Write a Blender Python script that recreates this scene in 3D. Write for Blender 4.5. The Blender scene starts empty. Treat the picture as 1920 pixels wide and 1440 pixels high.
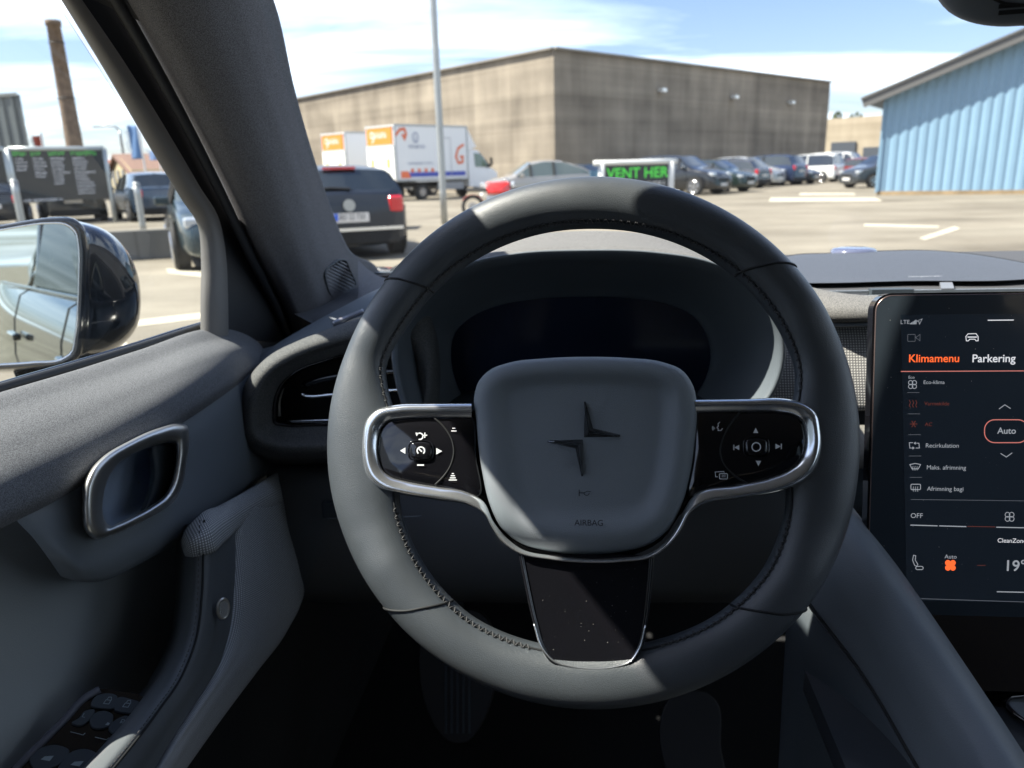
import bpy, bmesh, math, random
import numpy as np
from mathutils import Vector, Matrix
random.seed(7); rng = np.random.RandomState(7)
SC = bpy.context.scene
COL = SC.collection
R = math.radians
V = lambda *a: np.array(a, dtype=float)
# ------------------------------------------------------------------ camera
EYE = V(0, 0, 1.2)
PITCH, ROLL, FPX = R(15.65), 0.030, 1420.0
_f = V(0, math.cos(PITCH), -math.sin(PITCH)); _u0 = V(0, math.sin(PITCH), math.cos(PITCH)); _r0 = V(1, 0, 0)
CR = _r0 * math.cos(ROLL) - _u0 * math.sin(ROLL); CU = _u0 * math.cos(ROLL) + _r0 * math.sin(ROLL); CF = _f
cam = bpy.data.cameras.new('camera'); camo = bpy.data.objects.new('camera', cam); COL.objects.link(camo)
camo.matrix_world = Matrix(((CR[0], CU[0], -CF[0], EYE[0]), (CR[1], CU[1], -CF[1], EYE[1]), (CR[2], CU[2], -CF[2], EYE[2]), (0, 0, 0, 1)))
cam.sensor_width = 36; cam.lens = FPX / 1920 * 36; cam.clip_start = .01; cam.clip_end = 2000
cam.dof.use_dof = True; cam.dof.focus_distance = .56; cam.dof.aperture_fstop = 9.5
SC.camera = camo
# ------------------------------------------------------------------ sky, sun, exposure
YAW = R(6)                                   # the car's heading, clockwise of the camera's
ROOF_Y = .622
SUN_EL = R(53); SUN_AZ = R(185)              # azimuth measured from +x towards +y
sd = V(math.cos(SUN_EL) * math.cos(SUN_AZ), math.cos(SUN_EL) * math.sin(SUN_AZ), math.sin(SUN_EL))
sl = bpy.data.lights.new('sun', 'SUN'); sl.energy = 4.9; sl.angle = R(.53); sl.color = (1, .93, .82)
slo = bpy.data.objects.new('sun', sl); COL.objects.link(slo)
slo.rotation_euler = Vector(-sd).to_track_quat('-Z', 'Y').to_euler(); slo.location = (0, 0, 30)
W_ = bpy.data.worlds.new('World'); SC.world = W_; W_.use_nodes = True
nt = W_.node_tree; nt.nodes.clear()
def N(t, **k):
    n = nt.nodes.new(t)
    for a, b in k.items(): setattr(n, a, b)
    return n
def build_world():
    out = N('ShaderNodeOutputWorld'); bg = N('ShaderNodeBackground'); sky = N('ShaderNodeTexSky')
    sky.sky_type = 'NISHITA'; sky.sun_disc = False; sky.sun_elevation = SUN_EL; sky.sun_rotation = math.pi / 2 - SUN_AZ
    sky.air_density = 1.0; sky.dust_density = 1.0; sky.ozone_density = 1.5
    tc = N('ShaderNodeTexCoord'); sep = N('ShaderNodeSeparateXYZ'); nt.links.new(tc.outputs['Generated'], sep.inputs[0])
    mx = N('ShaderNodeMath', operation='MAXIMUM'); mx.inputs[1].default_value = 0; nt.links.new(sep.outputs[2], mx.inputs[0])
    ad = N('ShaderNodeMath', operation='ADD'); ad.inputs[1].default_value = .16; nt.links.new(mx.outputs[0], ad.inputs[0])
    dx = N('ShaderNodeMath', operation='DIVIDE'); dy = N('ShaderNodeMath', operation='DIVIDE')
    for d, o in ((dx, 0), (dy, 1)): nt.links.new(sep.outputs[o], d.inputs[0]); nt.links.new(ad.outputs[0], d.inputs[1])
    cb = N('ShaderNodeCombineXYZ'); nt.links.new(dx.outputs[0], cb.inputs[0]); nt.links.new(dy.outputs[0], cb.inputs[1])
    mp = N('ShaderNodeMapping'); mp.inputs['Scale'].default_value = (.30, .95, 1); mp.inputs['Rotation'].default_value = (0, 0, R(-14)); mp.inputs['Location'].default_value = (3.3, 1.25, 0)
    nt.links.new(cb.outputs[0], mp.inputs[0])
    n1 = N('ShaderNodeTexNoise'); n1.inputs['Scale'].default_value = 1.5; n1.inputs['Detail'].default_value = 6; n1.inputs['Roughness'].default_value = .56; n1.inputs['Distortion'].default_value = .5
    nt.links.new(mp.outputs[0], n1.inputs[0])
    rp = N('ShaderNodeValToRGB'); rp.color_ramp.elements[0].position = .43; rp.color_ramp.elements[1].position = .66
    nt.links.new(n1.outputs[0], rp.inputs[0])
    n2 = N('ShaderNodeTexNoise'); n2.inputs['Scale'].default_value = 2.6; n2.inputs['Detail'].default_value = 4
    nt.links.new(mp.outputs[0], n2.inputs[0])
    cr = N('ShaderNodeValToRGB'); cr.color_ramp.elements[0].color = (4.2, 5.0, 6.1, 1); cr.color_ramp.elements[1].color = (7.2, 7.7, 8.4, 1); cr.color_ramp.elements[0].position = .35; cr.color_ramp.elements[1].position = .6
    nt.links.new(n2.outputs[0], cr.inputs[0])
    mix = N('ShaderNodeMix', data_type='RGBA'); nt.links.new(rp.outputs[0], mix.inputs[0]); tn = N('ShaderNodeVectorMath', operation='MULTIPLY'); tn.inputs[1].default_value = (.62, .62, .72); nt.links.new(sky.outputs[0], tn.inputs[0]); nt.links.new(tn.outputs[0], mix.inputs[6]); nt.links.new(cr.outputs[0], mix.inputs[7])
    bg.inputs[1].default_value = .115
    nt.links.new(mix.outputs[2], bg.inputs[0]); nt.links.new(bg.outputs[0], out.inputs[0])
build_world()
SC.view_settings.view_transform = 'Standard'; SC.view_settings.look = 'None'; SC.view_settings.exposure = 1.46; SC.view_settings.gamma = 1
SC.cycles.use_denoising = True
SC.cycles.max_bounces = 10; SC.cycles.diffuse_bounces = 4; SC.cycles.glossy_bounces = 5; SC.cycles.transparent_max_bounces = 16
SC.cycles.sample_clamp_indirect = 6
# ------------------------------------------------------------------ frames and rays
RC = V(math.cos(YAW), -math.sin(YAW), 0); FC = V(math.sin(YAW), math.cos(YAW), 0); UP = V(0, 0, 1)
def ray(px, py): return CF + CR * ((px - 960) / FPX) + CU * ((720 - py) / FPX)
def car(X, Y, Z): return EYE + RC * X + FC * Y + UP * Z
def dep(px, py, d): return EYE + ray(px, py) * d
def plane(px, py, o, n):
    r = ray(px, py); return EYE + r * (np.dot(o - EYE, n) / np.dot(r, n))
def onX(px, py, X): return plane(px, py, car(X, 0, 0), RC)
def onY(px, py, Y): return plane(px, py, car(0, Y, 0), FC)
def onZ(px, py, Z): return plane(px, py, car(0, 0, Z), UP)
def G(px, py): return plane(px, py, V(0, 0, 0), UP)
class PL:                                     # a plane in the world that outlines are laid on
    def __init__(s, px, py, d, n):
        s.o = dep(px, py, d); s.n = n / np.linalg.norm(n)
        s.x = RC - s.n * np.dot(RC, s.n); s.x /= np.linalg.norm(s.x); s.y = np.cross(s.n, s.x)
        if s.y[2] < 0: s.y = -s.y
    def __call__(s, px, py, h=0.0): return plane(px, py, s.o + s.n * h, s.n)
# ------------------------------------------------------------------ scene objects
def tag(o, label=None, cat=None, group=None, kind=None):
    if label: o['label'] = label
    if cat: o['category'] = cat
    if group: o['group'] = group
    if kind: o['kind'] = kind
    return o
def thing(name, label, cat, loc=(0, 0, 0), rz=0, group=None):
    o = bpy.data.objects.new(name, None); COL.objects.link(o); o.location = tuple(loc); o.rotation_euler = (0, 0, rz); o.empty_display_size = .2
    return tag(o, label, cat, group)
def root_loc(p):
    l = V(0, 0, 0)
    while p is not None: l = l + V(*p.location); p = p.parent
    return l
def obj(name, verts, faces, mat, parent=None, smooth=True, local=False, auto=None):
    """One mesh object. verts in world coordinates (parents of such parts are not turned) unless local."""
    vs = np.array([list(v) for v in verts], dtype=float)
    off = V(0, 0, 0)
    if not local: off = root_loc(parent)
    me = bpy.data.meshes.new(name); me.from_pydata([tuple(v) for v in (vs - off)], [], [tuple(f) for f in faces]); me.validate(); me.update()
    bm = bmesh.new(); bm.from_mesh(me); bmesh.ops.recalc_face_normals(bm, faces=bm.faces); bm.to_mesh(me); bm.free()
    if smooth:
        for p in me.polygons: p.use_smooth = True
        if auto is not None: me.set_sharp_from_angle(angle=R(auto))
    me.materials.append(mat)
    o = bpy.data.objects.new(name, me); COL.objects.link(o)
    if parent: o.parent = parent
    return o
def bevel(o, w, seg=2, ang=35):
    m = o.modifiers.new('edge', 'BEVEL'); m.width = w; m.segments = seg; m.limit_method = 'ANGLE'; m.angle_limit = R(ang); m.harden_normals = False
    return o
def thick(o, t, off=-1):
    m = o.modifiers.new('thickness', 'SOLIDIFY'); m.thickness = t; m.offset = off; return o
def cr(pts, n, closed=False):
    """Catmull-Rom resampling to n points, even in arc length of the control polygon."""
    P = np.array([list(p) for p in pts], dtype=float); m = len(P)
    if m == 2 and not closed: return np.array([P[0] + (P[1] - P[0]) * t for t in np.linspace(0, 1, n)])
    if closed: Q = np.vstack([P[-1], P, P[0], P[1]]); segs = m
    else: Q = np.vstack([2 * P[0] - P[1], P, 2 * P[-1] - P[-2]]); segs = m - 1
    L = np.array([np.linalg.norm(Q[i + 2] - Q[i + 1]) for i in range(segs)]) + 1e-9
    c = np.concatenate([[0], np.cumsum(L)]); out = []
    ts = np.linspace(0, c[-1], n, endpoint=not closed)
    for t in ts:
        i = min(segs - 1, max(0, int(np.searchsorted(c, t, side='right') - 1))); u = (t - c[i]) / L[i]; u = min(1, max(0, u))
        p0, p1, p2, p3 = Q[i], Q[i + 1], Q[i + 2], Q[i + 3]
        # centripetal-ish tangents, limited to the segment so that uneven spacing does not loop
        def tan(a, b, c_):
            d1 = np.linalg.norm(b - a) + 1e-9; d2 = np.linalg.norm(c_ - b) + 1e-9
            return ((b - a) / d1 * d2 + (c_ - b) / d2 * d1) / (d1 + d2)
        m1 = tan(p0, p1, p2) * L[i]; m2 = tan(p1, p2, p3) * L[i]
        out.append((2*u**3 - 3*u**2 + 1) * p1 + (u**3 - 2*u**2 + u) * m1 + (-2*u**3 + 3*u**2) * p2 + (u**3 - u**2) * m2)
    return np.array(out)
def grid_faces(nr, nc, cc=False, cr_=False):
    F = []
    for i in range(nr if cr_ else nr - 1):
        for j in range(nc if cc else nc - 1):
            a, b = i, (i + 1) % nr; c, d = j, (j + 1) % nc
            F.append((a * nc + c, a * nc + d, b * nc + d, b * nc + c))
    return F
def set_uv(o, B, closed=False):
    """metre-true UVs on a grid mesh, from mean arc lengths"""
    B = np.array(B); du = np.concatenate([[0], np.cumsum(np.linalg.norm(B[1:] - B[:-1], axis=2).mean(axis=1))]); dv = np.concatenate([[0], np.cumsum(np.linalg.norm(B[:, 1:] - B[:, :-1], axis=2).mean(axis=0))])
    nc = B.shape[1]; uv = o.data.uv_layers.new(name='uv')
    for l in o.data.loops: i, j = divmod(l.vertex_index, nc); uv.data[l.index].uv = (float(dv[j]), float(du[min(i, len(du) - 1)]))
def loft(name, rows, mat, parent, nu=24, nv=24, closed=False, smooth=True, t=None, toff=-1, straight=False, caps=False, auto=None):
    """Surface through rows of control points: rows resampled to nv, then columns to nu."""
    A = np.array([cr(r, nv, closed) for r in rows])
    if straight: B = A
    else: B = np.array([cr(A[:, j], nu) for j in range(nv)]).transpose(1, 0, 2)
    n0, n1 = B.shape[:2]
    F = grid_faces(n0, n1, cc=closed)
    if caps: F += [tuple(range(n1))[::-1], tuple(range((n0 - 1) * n1, n0 * n1))]
    o = obj(name, B.reshape(-1, 3), F, mat, parent, smooth, auto=auto)
    if mat.get('uv'): set_uv(o, B)
    if t: thick(o, t, toff)
    return o
def prism(name, pts, d, mat, parent, bev=0, seg=2, smooth=False, auto=None):
    """Outline pushed along d: both ends capped."""
    P = [V(*p) for p in pts]; n = len(P)
    vs = P + [p + d for p in P]
    F = [tuple(range(n)), tuple(range(n, 2 * n))[::-1]] + [(i, (i + 1) % n, n + (i + 1) % n, n + i) for i in range(n)]
    o = obj(name, vs, F, mat, parent, smooth or bool(auto), auto=auto)
    if bev: bevel(o, bev, seg)
    return o
def tube_geo(P, r, k=10, closed=False):
    P = np.array(P); n = len(P); vs = []
    r = np.full(n, r) if np.isscalar(r) else np.array(r)
    T = np.array([(P[(i + 1) % n] - P[i - 1]) if closed else (P[min(i + 1, n - 1)] - P[max(i - 1, 0)]) for i in range(n)]); T /= (np.linalg.norm(T, axis=1)[:, None] + 1e-12)
    a = V(0, 0, 1) if abs(T[0][2]) < .9 else V(1, 0, 0)
    u = np.cross(T[0], a); u /= np.linalg.norm(u)
    for i in range(n):
        u = u - T[i] * np.dot(u, T[i]); u /= np.linalg.norm(u); w = np.cross(T[i], u)
        for j in range(k):
            q = 2 * math.pi * j / k; vs.append(P[i] + (u * math.cos(q) + w * math.sin(q)) * r[i])
    F = [(i * k + j, i * k + (j + 1) % k, ((i + 1) % n) * k + (j + 1) % k, ((i + 1) % n) * k + j) for i in range(n if closed else n - 1) for j in range(k)]
    if not closed: F += [tuple(range(k))[::-1], tuple(range((n - 1) * k, n * k))]
    return vs, F
def tube(name, pts, r, mat, parent=None, n=None, k=10, closed=False, local=False):
    P = cr(pts, n or max(8, 6 * len(pts)), closed) if (n != 0) else np.array(pts)
    vs, F = tube_geo(P, r, k, closed)
    return obj(name, vs, F, mat, parent, True, local)
class MB:                                     # collects shapes into one mesh
    def __init__(s): s.v = []; s.f = []
    def add(s, vs, F):
        b = len(s.v); s.v += [V(*v) for v in vs]; s.f += [tuple(i + b for i in f) for f in F]; return s
    def box(s, c, h, ax=None):
        c = V(*c); X, Y, Z = ax if ax is not None else (V(1, 0, 0), V(0, 1, 0), V(0, 0, 1))
        vs = [c + X * (h[0] * i) + Y * (h[1] * j) + Z * (h[2] * k) for i in (-1, 1) for j in (-1, 1) for k in (-1, 1)]
        return s.add(vs, [(0, 1, 3, 2), (4, 6, 7, 5), (0, 4, 5, 1), (2, 3, 7, 6), (0, 2, 6, 4), (1, 5, 7, 3)])
    def tube(s, P, r, k=8, closed=False): return s.add(*tube_geo(P, r, k, closed))
    def disc(s, c, n, r, k=24, t=.0):
        c = V(*c); n = V(*n) / np.linalg.norm(n); a = V(0, 0, 1) if abs(n[2]) < .9 else V(1, 0, 0); u = np.cross(n, a); u /= np.linalg.norm(u); w = np.cross(n, u)
        ring = [c + (u * math.cos(2 * math.pi * j / k) + w * math.sin(2 * math.pi * j / k)) * r for j in range(k)]
        if not t: return s.add(ring, [tuple(range(k))])
        return s.add(ring + [p + n * t for p in ring], [tuple(range(k))[::-1], tuple(range(k, 2 * k))] + [(j, (j + 1) % k, k + (j + 1) % k, k + j) for j in range(k)])
    def build(s, name, mat, parent=None, smooth=False, local=False, auto=None): return obj(name, s.v, s.f, mat, parent, smooth or auto is not None, local, auto)
# ------------------------------------------------------------------ materials
def newmat(name):
    m = bpy.data.materials.new(name); m.use_nodes = True; return m, m.node_tree.nodes, m.node_tree.links, m.node_tree.nodes['Principled BSDF']
def setp(b, **k):
    nm = dict(col='Base Color', rough='Roughness', metal='Metallic', spec='Specular IOR Level', coat='Coat Weight', coatr='Coat Roughness', sheen='Sheen Weight', em='Emission Color', ems='Emission Strength', alpha='Alpha', ior='IOR')
    for a, v in k.items():
        b.inputs[nm[a]].default_value = (*v, 1) if isinstance(v, tuple) and len(v) == 3 else v
def plain(name, col, rough=.6, bump=0, bscale=400, var=.0, vscale=8, **k):
    m, n, l, b = newmat(name); setp(b, col=col, rough=rough, **k)
    tc = n.new('ShaderNodeTexCoord')
    if var:
        t = n.new('ShaderNodeTexNoise'); t.inputs['Scale'].default_value = vscale; t.inputs['Detail'].default_value = 6; l.new(tc.outputs['Object'], t.inputs[0])
        r = n.new('ShaderNodeMapRange'); r.inputs[1].default_value = .3; r.inputs[2].default_value = .7; r.inputs[3].default_value = 1 - var; r.inputs[4].default_value = 1 + var; l.new(t.outputs[0], r.inputs[0])
        x = n.new('ShaderNodeVectorMath'); x.operation = 'SCALE'; x.inputs[0].default_value = col; l.new(r.outputs[0], x.inputs['Scale']); l.new(x.outputs[0], b.inputs['Base Color'])
        rr = n.new('ShaderNodeMapRange'); rr.inputs[1].default_value = .3; rr.inputs[2].default_value = .7; rr.inputs[3].default_value = max(.02, rough - .06); rr.inputs[4].default_value = min(1, rough + .06); l.new(t.outputs[0], rr.inputs[0]); l.new(rr.outputs[0], b.inputs['Roughness'])
    if bump:
        t = n.new('ShaderNodeTexNoise'); t.inputs['Scale'].default_value = bscale; t.inputs['Detail'].default_value = 3; l.new(tc.outputs['Object'], t.inputs[0])
        bp = n.new('ShaderNodeBump'); bp.inputs['Strength'].default_value = bump; bp.inputs['Distance'].default_value = .001; l.new(t.outputs[0], bp.inputs['Height']); l.new(bp.outputs[0], b.inputs['Normal'])
    return m
def weave(name, c1, c2, scale=900, rough=.9, bump=.6, ax=(1, 1, 1), big=0):
    """Woven cloth: speckle of two yarn tones with a bump."""
    m, n, l, b = newmat(name); setp(b, rough=rough, spec=.25)
    tc = n.new('ShaderNodeTexCoord'); mp = n.new('ShaderNodeMapping'); mp.inputs['Scale'].default_value = ax; l.new(tc.outputs['Object'], mp.inputs[0])
    t = n.new('ShaderNodeTexNoise'); t.inputs['Scale'].default_value = scale; t.inputs['Detail'].default_value = 2; l.new(mp.outputs[0], t.inputs[0])
    r = n.new('ShaderNodeMapRange'); r.inputs[1].default_value = .38; r.inputs[2].default_value = .62; l.new(t.outputs[0], r.inputs[0])
    x = n.new('ShaderNodeMix'); x.data_type = 'RGBA'; x.inputs[6].default_value = (*c1, 1); x.inputs[7].default_value = (*c2, 1); l.new(r.outputs[0], x.inputs[0]); l.new(x.outputs[2], b.inputs['Base Color'])
    bp = n.new('ShaderNodeBump'); bp.inputs['Strength'].default_value = bump; bp.inputs['Distance'].default_value = .0006; l.new(t.outputs[0], bp.inputs['Height']); l.new(bp.outputs[0], b.inputs['Normal'])
    return m
def knit(name, c1, c2, step=.0022, rot=(0, 0, 0)):
    """Technical fabric with a regular lattice of raised knots (object space, metres)."""
    m, n, l, b = newmat(name); setp(b, rough=.85, spec=.3)
    tc = n.new('ShaderNodeTexCoord'); mp = n.new('ShaderNodeMapping'); s = 1 / step; mp.inputs['Scale'].default_value = (s, s, s); mp.inputs['Rotation'].default_value = rot; l.new(tc.outputs['UV'], mp.inputs[0]); m['uv'] = 1
    def wv(axis, ph):
        w = n.new('ShaderNodeTexWave'); w.wave_type = 'BANDS'; w.bands_direction = axis; w.wave_profile = 'SIN'; w.inputs['Scale'].default_value = .314; w.inputs['Distortion'].default_value = .3; w.inputs['Phase Offset'].default_value = ph; l.new(mp.outputs[0], w.inputs[0]); return w
    a, c = wv('X', 0), wv('Y', 1.1)
    mu = n.new('ShaderNodeMath'); mu.operation = 'MULTIPLY'; l.new(a.outputs[1], mu.inputs[0]); l.new(c.outputs[1], mu.inputs[1])
    x = n.new('ShaderNodeMix'); x.data_type = 'RGBA'; x.inputs[6].default_value = (*c1, 1); x.inputs[7].default_value = (*c2, 1); l.new(mu.outputs[0], x.inputs[0]); l.new(x.outputs[2], b.inputs['Base Color'])
    bp = n.new('ShaderNodeBump'); bp.inputs['Strength'].default_value = .5; bp.inputs['Distance'].default_value = .0008; l.new(mu.outputs[0], bp.inputs['Height']); l.new(bp.outputs[0], b.inputs['Normal'])
    return m
def cut_hole(o, parent, poly):
    """remove the faces of o that lie inside a photo outline, where a recess opens"""
    off = root_loc(parent); bm = bmesh.new(); bm.from_mesh(o.data); kill = []
    for f in bm.faces:
        v = V(*f.calc_center_median()) + off - EYE; d = np.dot(v, CF); x, y = 960 + FPX * np.dot(v, CR) / d, 720 - FPX * np.dot(v, CU) / d; ins = False; j = len(poly) - 1
        for i in range(len(poly)):
            if (poly[i][1] > y) != (poly[j][1] > y) and x < (poly[j][0] - poly[i][0]) * (y - poly[i][1]) / (poly[j][1] - poly[i][1]) + poly[i][0]: ins = not ins
            j = i
        if ins: kill.append(f)
    bmesh.ops.delete(bm, geom=kill, context='FACES'); bm.to_mesh(o.data); bm.free()
def thin_glass(name, tint=(.93, .97, .95), refl=1.0, rough=.0):
    m, n, l, b = newmat(name); n.remove(b); out = n['Material Output']
    tr = n.new('ShaderNodeBsdfTransparent'); tr.inputs[0].default_value = (*tint, 1); gl = n.new('ShaderNodeBsdfGlossy'); gl.inputs['Roughness'].default_value = rough
    fr = n.new('ShaderNodeFresnel'); fr.inputs[0].default_value = 1.35; mm = n.new('ShaderNodeMath'); mm.operation = 'MULTIPLY'; mm.inputs[1].default_value = refl; l.new(fr.outputs[0], mm.inputs[0])
    mx = n.new('ShaderNodeMixShader'); l.new(mm.outputs[0], mx.inputs[0]); l.new(tr.outputs[0], mx.inputs[1]); l.new(gl.outputs[0], mx.inputs[2]); l.new(mx.outputs[0], out.inputs[0])
    return m
def emit(name, col, s, base=(0, 0, 0)):
    m, n, l, b = newmat(name); setp(b, col=base, rough=.4, em=col, ems=s); return m
M = {}
M['leather'] = plain('leather', (.055, .063, .071), .37, bump=.3, bscale=1700, var=.09, vscale=22, spec=.8)
M['pad'] = plain('grained_plastic', (.185, .210, .232), .5, bump=.45, bscale=2000, spec=.5)
M['plastic'] = plain('soft_plastic', (.145, .165, .185), .55, bump=.15, bscale=1600, var=.04, spec=.4)
M['plastic_dark'] = plain('dark_plastic', (.045, .057, .068), .6, bump=.15, bscale=1600)
M['rubber'] = plain('rubber_seal', (.012, .013, .015), .55)
M['pillar'] = weave('pillar_cloth', (.068, .068, .074), (.180, .180, .190), 1300, .95, .4)
M['doorcloth'] = weave('door_speckle_cloth', (.070, .073, .080), (.175, .18, .19), 1500, .9, .5)
M['dashcloth'] = weave('dash_speckle', (.075, .075, .077), (.22, .215, .205), 1500, .9, .5)
M['dashtop'] = plain('dash_top', (.062, .063, .068), .8, bump=.5, bscale=1200)
M['knit'] = knit('woven_insert', (.20, .21, .22), (.80, .82, .84), .0024)
M['knit_light'] = knit('woven_decor', (.12, .12, .12), (.62, .60, .57), .0028)
M['gloss'] = plain('gloss_black', (.007, .007, .009), .09, var=.1, vscale=14, coat=.4, coatr=.03)
M['paint'] = plain('black_car_paint', (.008, .011, .015), .12, coat=1.0, coatr=.02)
M['chrome'] = plain('satin_chrome', (.80, .82, .84), .20, metal=.9, coat=.5, coatr=.05)
M['satin'] = plain('satin_metal', (.66, .65, .62), .36, metal=1.0, bump=.05, bscale=900)
M['satin_blue'] = plain('cup_reflection_satin', (.42, .50, .62), .3, metal=.25, coat=.6, coatr=.1)  # pale blue base stands in for the bluish reflection inside the handle cup
M['mirror'] = plain('mirror_silver', (.60, .66, .65), .0, metal=1.0)
M['glass'] = thin_glass('side_glass', (.92, .96, .95), .9)
M['wind'] = thin_glass('windscreen_glass', (.95, .98, .97), .05)
M['thread'] = plain('thread', (.06, .06, .062), .7)
M['white_ink'] = plain('white_ink', (.75, .76, .78), .5)
M['headliner'] = weave('headliner', (.20, .20, .21), (.28, .28, .29), 900, .95, .2)
M['groove'] = plain('groove_black', (.006, .007, .008), .7)
# ================================================================== steering wheel
WN = -FC * math.cos(R(23)) + UP * math.sin(R(23))
WP = PL(1112, 831, .53, WN)
PXM = 0.53 / FPX                                # metres per photo pixel on that plane, for small sizes
CX, CY = 1112, 831
def rim_profile(th):
    """outer and inner radius in photo pixels at angle th (0 = right, 90 = up)"""
    A = [0, 20, 35, 50, 70, 90, 110, 130, 146, 160, 172, 188, 200, 216, 235, 250, 270, 290, 305, 324, 340, 352, 360]
    O = [499, 499, 500, 499, 497, 496, 495, 492, 490, 492, 496, 498, 497, 496, 496, 496, 497, 498, 500, 504, 502, 499, 499]
    I = [352, 405, 411, 412, 408, 404, 408, 412, 412, 418, 372, 366, 383, 391, 397, 391, 384, 389, 397, 398, 383, 362, 352]
    return np.interp(th, A, O), np.interp(th, A, I)
wheel = thing('steering_wheel', 'black leather three-spoke steering wheel with silver spoke trims in front of driver', 'steering wheel', WP.o)
NT = 180; NK = 28
rimv = []; rim_inner = []; rim_c = []
ri = np.array([rim_profile(t * 360 / NT)[1] for t in range(NT)]); ro = np.array([rim_profile(t * 360 / NT)[0] for t in range(NT)])
for _ in range(3): ri = (np.roll(ri, 1) + ri * 2 + np.roll(ri, -1)) / 4; ro = (np.roll(ro, 1) + ro * 2 + np.roll(ro, -1)) / 4
def rim_section(i, q, grow=0.0):
    th = 2 * math.pi * i / NT; c, s = math.cos(th), -math.sin(th)
    po = WP(CX + ro[i % NT] * c, CY + ro[i % NT] * s); pi_ = WP(CX + ri[i % NT] * c, CY + ri[i % NT] * s)
    mid = (po + pi_) / 2; rad = (po - pi_) / 2; a = np.linalg.norm(rad); rad = rad / a; b = .0172 - .0040 * max(0, min(1, (abs(math.cos(th)) - .86) / .08))
    cq, sq = math.cos(q), math.sin(q); e = 2.25                         # slightly squarish oval
    X = math.copysign(abs(cq) ** (2 / e), cq) * (a + grow); Y = math.copysign(abs(sq) ** (2 / e), sq) * (b + grow)
    return mid + rad * X + WP.n * Y
for i in range(NT):
    for k in range(NK): rimv.append(rim_section(i, 2 * math.pi * k / NK))
rim = obj('rim', rimv, grid_faces(NT, NK, True, True), M['leather'], wheel)
# seams across the rim
def ang_idx(px, py): return (math.degrees(math.atan2(-(py - CY), px - CX)) % 360) / 360 * NT
for (a, b) in (((725, 530), (812, 548)), ((1490, 505), (1378, 518)), ((722, 1137), (845, 1130)), ((1510, 1140), (1372, 1136))):
    ia, ib = ang_idx(*a), ang_idx(*b); P = []
    for k in range(25):
        q = math.pi * k / 24                       # outer edge (0) over the front to the inner edge (pi)
        t = ia + (ib - ia) * (1 - math.cos(q)) / 2; f = t - math.floor(t)
        P.append(rim_section(int(t), q, .0001) * (1 - f) + rim_section(int(t) + 1, q, .0001) * f)
    tube('seam', P, .0009, M['groove'], rim, n=0, k=6)
# stitching along the inner edge, two threads that cross
sm = MB()
for i10 in range(0, NT * 2):
    i = i10 / 2; deg = i * 360 / NT
    if (deg > 338 or deg < 14) or 168 < deg < 198 or 252 < deg < 288: continue
    i0 = int(i); f = i - i0
    pt = lambda q, di: rim_section(int(i + di), q, .0007) * (1 - ((i + di) % 1)) + rim_section(int(i + di) + 1, q, .0007) * ((i + di) % 1)
    q1, q2 = math.pi * .80, math.pi * .875
    sm.tube([pt(q1, 0), pt((q1 + q2) / 2, .17) , pt(q2, .36)] if i10 % 2 else [pt(q2, 0), pt((q1 + q2) / 2, .2), pt(q1, .36)], .00042, 5)
sm.build('stitching', M['thread'], rim, smooth=True)
gm = [rim_section(i, math.pi * .838, .0001) for i in range(NT)]
tube('seam', gm, .0008, M['groove'], rim, n=0, k=6, closed=True)

# spoke panels and chrome trims
HB = .010
def ringpx(pts, n, h=0.0, closed=True, P=WP): return np.array([P(x, y, h) for x, y in cr([(a, b, 0) for a, b in pts], n, closed)[:, :2]])
def band(name, outer, inner, hs, mat, parent, n=70, closed=False, P=WP, frac=None):
    """strip between two outlines with a cross profile: hs = heights at evenly spaced steps from outer to inner"""
    a = cr([(x, y, 0) for x, y in outer], n, closed)[:, :2]; b = cr([(x, y, 0) for x, y in inner], n, closed)[:, :2]
    fr = frac or list(np.linspace(0, 1, len(hs))); rows = []
    for f, h in zip(fr, hs): q = a * (1 - f) + b * f; rows.append([P(x, y, h) for x, y in q])
    rows = np.array(rows)
    return obj(name, rows.reshape(-1, 3), grid_faces(len(hs), n, cc=closed), mat, parent)
LO = [(884, 756), (800, 757), (742, 759), (706, 768), (686, 788), (679, 820), (679, 862), (688, 895), (708, 914), (745, 925), (820, 938), (880, 948), (906, 962), (922, 990), (940, 1016), (972, 1038), (1030, 1050), (1100, 1056), (1170, 1054), (1222, 1046), (1254, 1024), (1278, 992), (1294, 962), (1312, 949), (1390, 934), (1460, 921), (1500, 907), (1527, 884), (1540, 850), (1540, 806), (1531, 772), (1510, 756), (1478, 748), (1400, 748), (1304, 749)]
LI = [(884, 784), (805, 784), (752, 786), (726, 791), (714, 806), (709, 830), (710, 858), (718, 882), (733, 894), (762, 902), (825, 913), (872, 921), (905, 938), (927, 980), (948, 1006), (978, 1029), (1032, 1041), (1100, 1047), (1168, 1045), (1216, 1037), (1246, 1016), (1269, 984), (1284, 952), (1299, 929), (1385, 908), (1438, 897), (1474, 884), (1500, 864), (1510, 838), (1510, 812), (1503, 789), (1488, 779), (1462, 774), (1395, 773), (1304, 774)]
band('spoke_trim', LO, LI, [-.002, .012, .0168, .0178, .0170, .0150, .0135, .007], M['chrome'], wheel, n=200, frac=[0, .02, .12, .28, .5, .8, .97, 1])
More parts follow.
